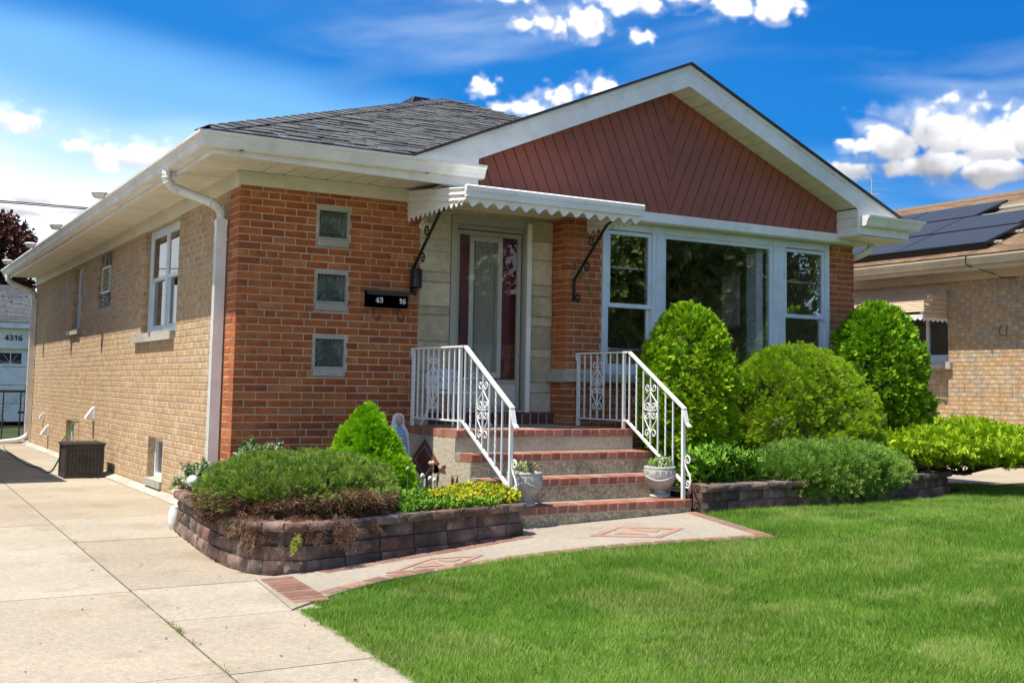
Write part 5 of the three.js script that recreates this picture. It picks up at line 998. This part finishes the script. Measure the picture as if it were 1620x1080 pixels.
shrub({ name: 'globe_arborvitae', label: 'egg-shaped deep green arborvitae with a pointed tip at the house corner', base: [7.18, .30, .92], outline: egg(.575, .45), height: 1.94, n: 23000, geo: FAN, size: .072, colors: [[.18, .36, .012], [.24, .43, .015], [.13, .29, .012], [.30, .48, .02]], shell: .2, lift: .35, lump: .24, lumpF: 10, group: 'clipped egg-shaped evergreens' });
const dome = (rad, p = 2.2) => (h) => rad * Math.pow(clamp(1 - Math.pow(Math.abs(h - .32) / (h > .32 ? .68 : .55), p)), 1 / p);
shrub({ name: 'yew_mound', label: 'broad clipped yew mound below the picture window', base: [5.86, .45, 1.02], outline: (h, a) => dome(.93, 1.9)(h) * (1 + .34 * Math.cos(a - .5) * (.5 - h) + .07 * Math.sin(3 * a + 1) + .05 * Math.sin(5 * a + h * 6)), height: 1.26, n: 36000, geo: NEEDLE_S, size: .05, clump: .042, colors: [[.27, .45, .012], [.32, .50, .015], [.22, .38, .015], [.24, .32, .04], [.36, .53, .02]], shell: .13, lift: .45, lump: .2, lumpF: 6, core: .72, sz: .8, trunks: 3 });
shrub({ name: 'spreading_evergreen', label: 'feathery olive-green low evergreen spilling over the dark planter wall', base: [5.38, .26, 1.86], outline: dome(.98, 2.2), height: .42, n: 12000, geo: NEEDLE, size: .10, clump: .05, per: 8, colors: [[.19, .34, .05], [.24, .40, .06], [.15, .28, .04], [.30, .45, .10]], shell: .14, lift: .9, lump: .16, lumpF: 6, sz: .52, trunks: 3 });
shrub({ name: 'flat_juniper', label: 'flat-topped bright juniper spreading past the end of the dark planter', base: [7.72, .44, 1.62], outline: (h, a) => 1.25 * (h > .38 ? Math.pow(clamp(1 - Math.pow((h - .38) / .62, 1.5)), .75) : Math.pow(clamp(.45 + h * 1.45), 1)) * (1 + .08 * Math.sin(4 * a + 2)), height: .50, n: 17000, geo: FAN, size: .075, clump: .06, colors: [[.31, .47, .012], [.38, .54, .015], [.24, .39, .012], [.43, .58, .03]], shell: .12, lift: .25, lump: .24, lumpF: 6, sz: .8, trunks: 4 });
{ const t = scene.children[scene.children.length - 1]; for (let i = 0; i < 46; i++) { const a = rr(0, 6.28), r = rr(.6, 1.3); part(t, 'bare_twig', tube([V(rr(-.1, .1), -.12, rr(-.1, .1)), V(Math.cos(a) * r * .5, -.02, Math.sin(a) * r * .3), V(Math.cos(a) * r, .03 + rr(-.06, .02), Math.sin(a) * r * .6)], .008, 6, 4), M.bark); } }
// spreading juniper in the left planter: green top over a skirt of dead brown twigs
{
  const j = shrub({ name: 'spreading_juniper', label: 'flat spreading juniper with dead brown skirt over the left planter', base: [-.12, .36, 2.22], outline: (h, a) => (.665 + .04 * Math.cos(2 * a)) * Math.pow(clamp(1 - Math.pow(Math.abs(h - .25) / (h > .25 ? .75 : .5), 2.3)), .46), height: .37, n: 15000, geo: NEEDLE_S, size: .038, clump: .032, colors: [[.20, .32, .04], [.26, .38, .045], [.14, .26, .045], [.32, .42, .08], [.17, .27, .06]], shell: .09, lift: .5, lump: .10, lumpF: 5, sz: .98, minH: .06, trunks: 4 });
  const brown = [[.07, .028, .014], [.11, .048, .024], [.16, .075, .038], [.045, .02, .011], [.24, .14, .075]];
  const twig = needleSprig(9, .55, .035);
  scatter(j, 'dead_twigs', twig, 6200, () => { const a = rr(.8, 3.4), top = .0 + .15 * fbm(Math.cos(a) * 3 + 5, Math.sin(a) * 3, 4, 3), h = -.07 + (top + .07) * rnd(), R = rr(.40, .69) - (.12 - h) * .35; return { pos: V(Math.cos(a) * R, h + .02, Math.sin(a) * R * 1.02), dir: V(Math.cos(a) * .8 + rr(-.5, .5), rr(-.55, .25), Math.sin(a) * .8 + rr(-.5, .5)), s: rr(.06, .13) }; }, brown, std(0xffffff, .9));
  scatter(j, 'dead_twigs', twig, 1000, () => { let a = rr(1.2, 2.95); while (fbm(Math.cos(a) * 4, Math.sin(a) * 4, 7, 2) < .44) a = rr(1.2, 2.95); const R = rr(.62, .82), h = rr(-.12, .02) - (R > .76 ? .03 : 0); return { pos: V(Math.cos(a) * R, h, Math.sin(a) * R * 1.06), dir: V(Math.cos(a) * .4 + rr(-.5, .5), rr(-.9, -.2), Math.sin(a) * .5 + rr(-.4, .4)), s: rr(.05, .10) }; }, brown, std(0xffffff, .9));
  scatter(j, 'drooping_sprays', NEEDLE_S, 900, () => { let a = rr(.6, 3.5); while (fbm(Math.cos(a) * 5 + 2, Math.sin(a) * 5, 1, 2) < .52) a = rr(.6, 3.5); const R = rr(.58, .70), h = rr(.02, .14); return { pos: V(Math.cos(a) * R, h, Math.sin(a) * R), dir: V(Math.cos(a) + rr(-.4, .4), rr(-.6, .4), Math.sin(a) + rr(-.4, .4)), s: rr(.035, .055) }; }, [[.20, .30, .05], [.26, .34, .07], [.15, .25, .05], [.30, .28, .08]]);
  scatter(j, 'stray_sprig', NEEDLE_S, 26, () => { const t = rnd(); return { pos: V(-.30 - t * .05, -.08 - .10 * t, .84 + .03 * t), dir: V(rr(-.5, .5), -.6, rr(0, .6)), s: rr(.04, .06) }; }, [[.35, .33, .06], [.25, .30, .05]]);
}
shrub({ name: 'dwarf_spruce', label: 'small cone-shaped vivid green dwarf spruce against the red brick', category: 'shrub', base: [.80, .27, 1.20], outline: (h) => .40 * Math.pow(clamp(1 - Math.pow(Math.max(0, h - .18) / .82, 1.2)), .82) * (h < .18 ? .80 + h * 1.1 : 1), height: .78, n: 14000, geo: needleSprig(14, .5, .11), size: .045, clump: .035, colors: [[.24, .48, .008], [.30, .56, .01], [.18, .39, .008], [.36, .60, .015]], shell: .08, lift: .4, lump: .22, lumpF: 9 });
// variegated euonymus sprawling at the planter's back corner
{
  const t = thing('variegated_shrub', 'sprawling white-edged variegated shrub at the house corner by the downspout', 'shrub', [-.33, .27, 1.0]);
  const stems = []; for (let i = 0; i < 26; i++) { const a = i < 9 ? rr(2.5, 3.6) : rr(-.7, 1.0), L = rr(.2, .48), up = i < 9 ? rr(.05, .28) : rr(.22, .48); stems.push([V(rr(-.05, .1), 0, rr(-.12, .12)), V(Math.cos(a) * L * .5, up * .7, Math.sin(a) * L * .3), V(Math.cos(a) * L, up, Math.sin(a) * L * .5)]); }
  for (const s of stems) part(t, 'stem', tube(s, .005, 8, 4), M.bark);
  scatter(t, 'foliage', LEAF6, 900, () => { const s = stems[rnd() * stems.length | 0], u = .3 + .75 * rnd(), p = new THREE.CatmullRomCurve3(s).getPoint(Math.min(1, u)); return { pos: p.add(V(rr(-.03, .03), rr(-.03, .03), rr(-.03, .03))), dir: V(rr(-.7, .7), rr(.1, 1), rr(-.3, .9)), s: rr(.04, .065) }; }, [[.08, .17, .035], [.10, .20, .05], [.45, .50, .33], [.30, .38, .18], [.06, .14, .03]]);
}
// bedding along the walk
{
  const t = thing('ground_cover', 'mixed low green ground cover behind the left planter cap', 'ground cover', [.9, .262, 2.35]); t.userData.kind = 'stuff';
  scatter(t, 'foliage', LEAF6, 2600, () => { const x = rr(-.45, .40), z = rr(-.55, .32) - x * .2; return { pos: V(x, rr(.0, .05) + .04 * noise3(x * 6, 3, z * 6), z), dir: V(rr(-.8, .8), 1, rr(-.5, .9)), s: rr(.04, .075) }; }, [[.13, .27, .02], [.17, .33, .03], [.10, .21, .02], [.22, .38, .04]]);
  const y = thing('golden_ground_cover', 'golden yellow-edged ground cover heaped beside the lowest step', 'ground cover', [1.27, .262, 2.18]); y.userData.kind = 'stuff';
  scatter(y, 'foliage', LEAF6, 3600, () => { const x = rr(-.36, .27), z = rr(-.45, .36) - x * .2, h = .14 * Math.exp(-((x - .1) ** 2 + z * z) * 4); return { pos: V(x, rr(.2, 1) * (h + .02), z), dir: V(rr(-.9, .9), 1, rr(-.6, .9)), s: rr(.035, .06) }; }, [[.50, .48, .02], [.58, .52, .03], [.24, .32, .02], [.40, .44, .02], [.14, .24, .02]]);
  const strap = (name, label, base, n, h, cols) => { const g = thing(name, label, 'plant', base); const b = []; for (let k = 0; k < 6; k++) { const t0 = k / 6, t1 = (k + 1) / 6, w = (t) => .045 * (1 - t) + .004, X = (t) => .35 * t * t, Y = (t) => t - .22 * t * t; b.push(-w(t0), Y(t0), X(t0), w(t0), Y(t0), X(t0), w(t1), Y(t1), X(t1), -w(t0), Y(t0), X(t0), w(t1), Y(t1), X(t1), -w(t1), Y(t1), X(t1)); } scatter(g, 'blade', tri(b), n, () => ({ pos: V(rr(-.05, .05), 0, rr(-.05, .05)), dir: V(rr(-.4, .4), 1, rr(-.4, .4)), s: h * rr(.6, 1.1) }), cols); return g; };
  const iris = strap('iris', 'small white-flowered iris in front of the picket edging', [1.12, .262, 1.62], 26, .17, [[.14, .24, .10], [.20, .30, .14]]);
  for (const [x, h, z] of [[0, .21, 0], [.05, .19, .04], [.11, .17, .0], [-.14, .27, .02]]) { part(iris, 'stalk', cyl(.004, .003, h, 5, x, 0, z), std(lin(.16, .26, .1), .8)); part(iris, 'flower', [0, 1, 2, 3, 4].map((k) => new THREE.SphereGeometry(.014, 8, 6).scale(.7, 1.5, .5).rotateZ(.5).rotateY(k * 1.256).translate(x + Math.cos(k * 1.256) * .009, h + .012, z + Math.sin(k * 1.256) * .009)), x < -.1 ? std(lin(.3, .36, .2), .8) : M.white); }
  const lily = thing('daylily', 'bright strappy daylily clump rising in front of the right sash', 'plant', [6.05, .95, .72]);
  { const b = []; for (let k = 0; k < 6; k++) { const t0 = k / 6, t1 = (k + 1) / 6, w = (t) => .03 * (1 - t) + .002, X = (t) => .45 * t * t, Y = (t) => t - .3 * t * t; b.push(-w(t0), Y(t0), X(t0), w(t0), Y(t0), X(t0), w(t1), Y(t1), X(t1), -w(t0), Y(t0), X(t0), w(t1), Y(t1), X(t1), -w(t1), Y(t1), X(t1)); } scatter(lily, 'blade', tri(b), 170, () => ({ pos: V(rr(-.35, .45), rr(-.1, .1) + .48, rr(-.08, .08)), dir: V(rr(-.7, .7), 1, rr(-.6, .6)), s: rr(.22, .42) }), [[.16, .34, .06], [.22, .42, .08], [.12, .27, .05]]); }
  const rh = thing('broadleaf_plant', 'glossy broad-leaved plant beside the lower railing scroll', 'plant', [3.95, .30, 1.92]);
  scatter(rh, 'foliage', LEAF_L, 420, () => { const x = rr(-.32, .36), z = rr(-.2, .2), h = rr(.02, .34 - .3 * Math.abs(x)); return { pos: V(x, h, z), dir: V(x * 1.2 + rr(-.5, .5), 1, rr(-.2, .9)), s: rr(.07, .12) }; }, [[.10, .24, .015], [.14, .30, .02], [.20, .38, .03], [.08, .19, .015]]);
  for (let i = 0; i < 7; i++) part(rh, 'stem', tube([V(rr(-.1, .1), 0, 0), V(rr(-.2, .2), .15, rr(-.1, .1)), V(rr(-.28, .28), .28, rr(-.1, .12))], .005, 6, 4), M.bark);
  for (const [u, cols] of [[[1.78, .264, 2.14], [[.3, .36, .16], [.4, .44, .22]]], [[3.27, .264, 1.97], [[.16, .32, .04], [.42, .48, .3], [.3, .38, .2]]]]) { const s = thing('potted_seedlings', u[0] < 2 ? 'sparse grey seedlings in the urn near the golden ground cover' : 'green and white seedlings in the urn by the dark planter', 'plant', u); scatter(s, 'foliage', LEAF6, u[0] < 2 ? 40 : 110, () => { const a = rr(0, 6.28), r = rr(0, .10); return { pos: V(Math.cos(a) * r, .245 + rr(0, .04), Math.sin(a) * r), dir: V(rr(-.6, .6), 1, rr(-.6, .6)), s: rr(.03, .075) }; }, cols); }
}
// ---------------------------------------------------------------- lawn
{
  const b = []; for (let k = 0; k < 7; k++) { const a = k * 2.4, lean = .12 + .12 * (k % 3), ox = Math.cos(a) * .012, oz = Math.sin(a) * .012, H = .75 + .09 * (k % 4), dx = Math.cos(a + 1), dz = Math.sin(a + 1), px = -dz * .03, pz = dx * .03; const pt = (t, s) => [ox * 20 * .05 + dx * lean * t * t * 2 + px * s * (1 - t * .95), H * t, oz + dz * lean * t * t * 2 + pz * s * (1 - t * .95)]; for (let q = 0; q < 2; q++) { const t0 = q / 2, t1 = (q + 1) / 2; b.push(...pt(t0, -1), ...pt(t0, 1), ...pt(t1, 1), ...pt(t0, -1), ...pt(t1, 1), ...pt(t1, -1)); } }
  const g = tri(b), spots = []; const cam2 = V(CAM.x, 0, CAM.z);
  let guard = 0;
  while (spots.length < 150000 && guard++ < 900000) {
    const d = 2.6 + 12 * Math.pow(rnd(), 1.25), a = rr(-.09, .96), x = cam2.x + Math.sin(a) * d, z = cam2.z - Math.cos(a) * d;
    if ((x < -.64 && z < 4.1) || x < driveEdge(z) - rr(0, .03) || z > 9 || x > 11.4 || z < 0.9) continue;
    if (inPoly(x, z, walkPoly) && !(inPoly(x, z - .0, walkPoly) && !inPoly(x, z + rr(-.01, .03), walkPoly))) continue;
    if (x < 3.2 && z < 3.4 && x < 3.2 - (z - 2.3) * .12 && !inPoly(x, z, [[3.46, 2.2], [12, 1.2], [12, 9], [3.03, 3.7]]) ) continue;
    if (x < 7.7 && z < 2.34 - (x > 6.4 ? (x - 6.4) * .45 : (x - 3.4) * .05)) continue;
    if (x >= 7.7 && z < 1.0) continue;
    spots.push([x, z]);
  }
  const lawnG = thing('lawn_grass', 'mown green lawn grass filling the front yard', 'grass'); lawnG.userData.kind = 'stuff';
  const cols = (x, z) => { const p = fbm(x * .9 + 4, z * .9, 2, 4), q = fbm(x * 3 + 9, z * 3, 6, 3); return q > .64 ? [[.20, .31, .05], [.30, .38, .11], [.14, .26, .03]] : p > .52 ? [[.10, .23, .016], [.13, .28, .02], [.075, .18, .014], [.21, .33, .05]] : [[.14, .28, .02], [.18, .33, .028], [.10, .22, .02], [.30, .40, .10]]; };
  scatter(lawnG, 'blades', g, spots.length, (i) => { const [x, z] = spots[i], f = fbm(x * 1.5, z * 1.5, 8, 3); return { pos: V(x, GH(x) - .03, z), dir: V(rr(-.3, .3) + (fbm(x * 2.2, z * 2.2, 31, 3) - .5) * 1.6, 1, rr(-.3, .3) + (fbm(x * 2.2, z * 2.2, 57, 3) - .5) * 1.6), s: rr(.04, .064), sy: .7 + .7 * f, colors: cols(x, z) }; }, null, leafMat(.55, .2));
}
{
  const w = thing('joint_weeds', 'small grass weeds sprouting from the driveway joint', 'weeds'); w.userData.kind = 'stuff';
  const jx = (z) => -1.385 - 0.018 * z, zs = [4.15, 4.2, 4.32, 4.36, 4.4, 4.62, .9, 1.3, 5.25];
  scatter(w, 'blades', leafSprig(5, .8, .14), 60, () => { const z = zs[rnd() * zs.length | 0] + rr(-.05, .05); return { pos: V(jx(z) + rr(-.004, .004), -.012, z), dir: V(rr(-.6, .6), 1, rr(-.6, .6)), s: rr(.012, .03) }; }, [[.16, .24, .05], [.28, .30, .10]]);
  const d = thing('fallen_litter', 'tiny brown leaf scraps scattered on the concrete drive', 'leaf litter'); d.userData.kind = 'stuff';
  scatter(d, 'scraps', tri([-.5, 0, -.3, .5, .1, 0, 0, 0, .6, -.5, 0, -.3, .2, .15, -.5, .5, .1, 0]), 90, () => { const z = rr(-3, 6.5), x = rr(-2.6, -.85); return { pos: V(x, .003, z), dir: V(rr(-.2, .2), 1, rr(-.2, .2)), s: rr(.006, .018) }; }, [[.10, .06, .035], [.16, .10, .06], [.07, .05, .035]]);
}
// ---------------------------------------------------------------- trees
function tree(name, label, base, H, crownR, crownY, n, leaf, size, cols, group, blobs = 14) {
  const t = thing(name, label, 'tree', base, 0, group);
  const tr = part(t, 'trunk', [tube([V(0, -.2, 0), V(.05, H * .3, .03), V(-.04, H * .6, -.05), V(0, H * .85, 0)], H * .018, 14, 8), ...Array.from({ length: 9 }, (_, i) => { const a = i * 2.4, y = H * (.3 + .05 * i); return tube([V(0, y, 0), V(Math.cos(a) * crownR * .4, y + H * .08, Math.sin(a) * crownR * .4), V(Math.cos(a) * crownR * .8, y + H * .17, Math.sin(a) * crownR * .8)], H * .007, 8, 5); })], M.bark); void tr;
  const B = []; for (let i = 0; i < blobs; i++) { const a = rnd() * 6.28, e = rr(-.8, 1), q = Math.sqrt(1 - e * e * .8) * rr(.35, .8); B.push([V(Math.cos(a) * crownR * q, crownY + e * crownR * .75, Math.sin(a) * crownR * q), crownR * rr(.25, .45)]); }
  scatter(t, 'crown', leaf, n, () => { const [c, r] = B[rnd() * B.length | 0], d = V(rr(-1, 1), rr(-1, 1), rr(-1, 1)); while (d.lengthSq() > 1 || d.lengthSq() < .05) d.set(rr(-1, 1), rr(-1, 1), rr(-1, 1)); const p = d.clone().multiplyScalar(r); return { pos: c.clone().add(p), dir: d.clone().add(V(rr(-.6, .6), rr(-.3, .8), rr(-.6, .6))), s: size * rr(.7, 1.3) }; }, cols);
  return t;
}
const plum = [[.075, .022, .018], [.10, .03, .024], [.05, .018, .016], [.13, .05, .035]];
tree('purple_leaf_tree', 'dark purple-leaved tree standing behind the grey garage roof', [1.0, 0, -39], 7.2, 2.2, 5.2, 4200, LEAF6, .34, plum);
const green = [[.10, .17, .035], [.14, .20, .045], [.08, .14, .03], [.20, .24, .07]];
// across the street, behind the camera: what the front windows mirror
for (const [x, z, h, r, c] of [[25, 27, 10, 3.6, green], [31, 31, 12, 4.5, green], [36, 24, 11, 4.2, plum], [42, 30, 13, 5, green], [19, 34, 11, 4, green]]) tree('street_tree', c === plum ? 'dark purple street tree mirrored in the picture window' : 'broad green street tree mirrored in the front windows', [x, 0, z], h, r, h * .58, 5200, LEAF6, .5, c, 'trees across the street', 22);
{
  const w = thing('clapboard_house', 'white clapboard house across the street mirrored in the left sash', 'house', [22, 0, 34]);
  for (let i = 0; i < 16; i++) part(w, 'clapboard', poly([[0, 0], [.03, 0], [.006, .19], [0, .19]], 11).rotateY(Math.PI / 2).translate(-5.5, .1 + i * .185, 0), M.white);
  part(w, 'wall', bx(-5.5, 5.5, 0, 3.1, .03, 7), M.white);
  part(w, 'roof', poly([[-6, 3.05], [0, 5.3], [6, 3.05]], 7.6).translate(0, 0, -.4), M.roofing);
  for (const x of [-3, 0, 3]) { const f = part(w, 'window', [bx(x - .6, x + .6, 1.0, 1.1, -.06, .02), bx(x - .6, x + .6, 2.4, 2.5, -.06, .02), bx(x - .6, x - .5, 1.1, 2.4, -.06, .02), bx(x + .5, x + .6, 1.1, 2.4, -.06, .02)], M.white); part(f, 'pane', bx(x - .5, x + .5, 1.1, 2.4, -.03, -.025), M.black); }
}
{
  const w = thing('added_brick_house', 'added plain brown brick house across the street covering bright sky in the window reflection', 'house', [37, 0, 44]);  // unseen house, added to cover bright sky between the mirrored trees
  part(w, 'wall', bx(-9, 9, 0, 3.4, 0, 8), M.mortar); part(w, 'roof', poly([[-9.6, 3.3], [0, 6.2], [9.6, 3.3]], 9).translate(0, 0, -.5), M.roofing);
  for (const x of [-6, -2, 2, 6]) { const f = part(w, 'window', [bx(x - .7, x + .7, .9, 1.0, -.06, .02), bx(x - .7, x + .7, 2.4, 2.5, -.06, .02), bx(x - .7, x - .6, 1.0, 2.4, -.06, .02), bx(x + .6, x + .7, 1.0, 2.4, -.06, .02)], M.white); part(f, 'pane', bx(x - .6, x + .6, 1.0, 2.4, -.03, -.025), M.tintGlass); }
}
renderer.render(scene, camera);
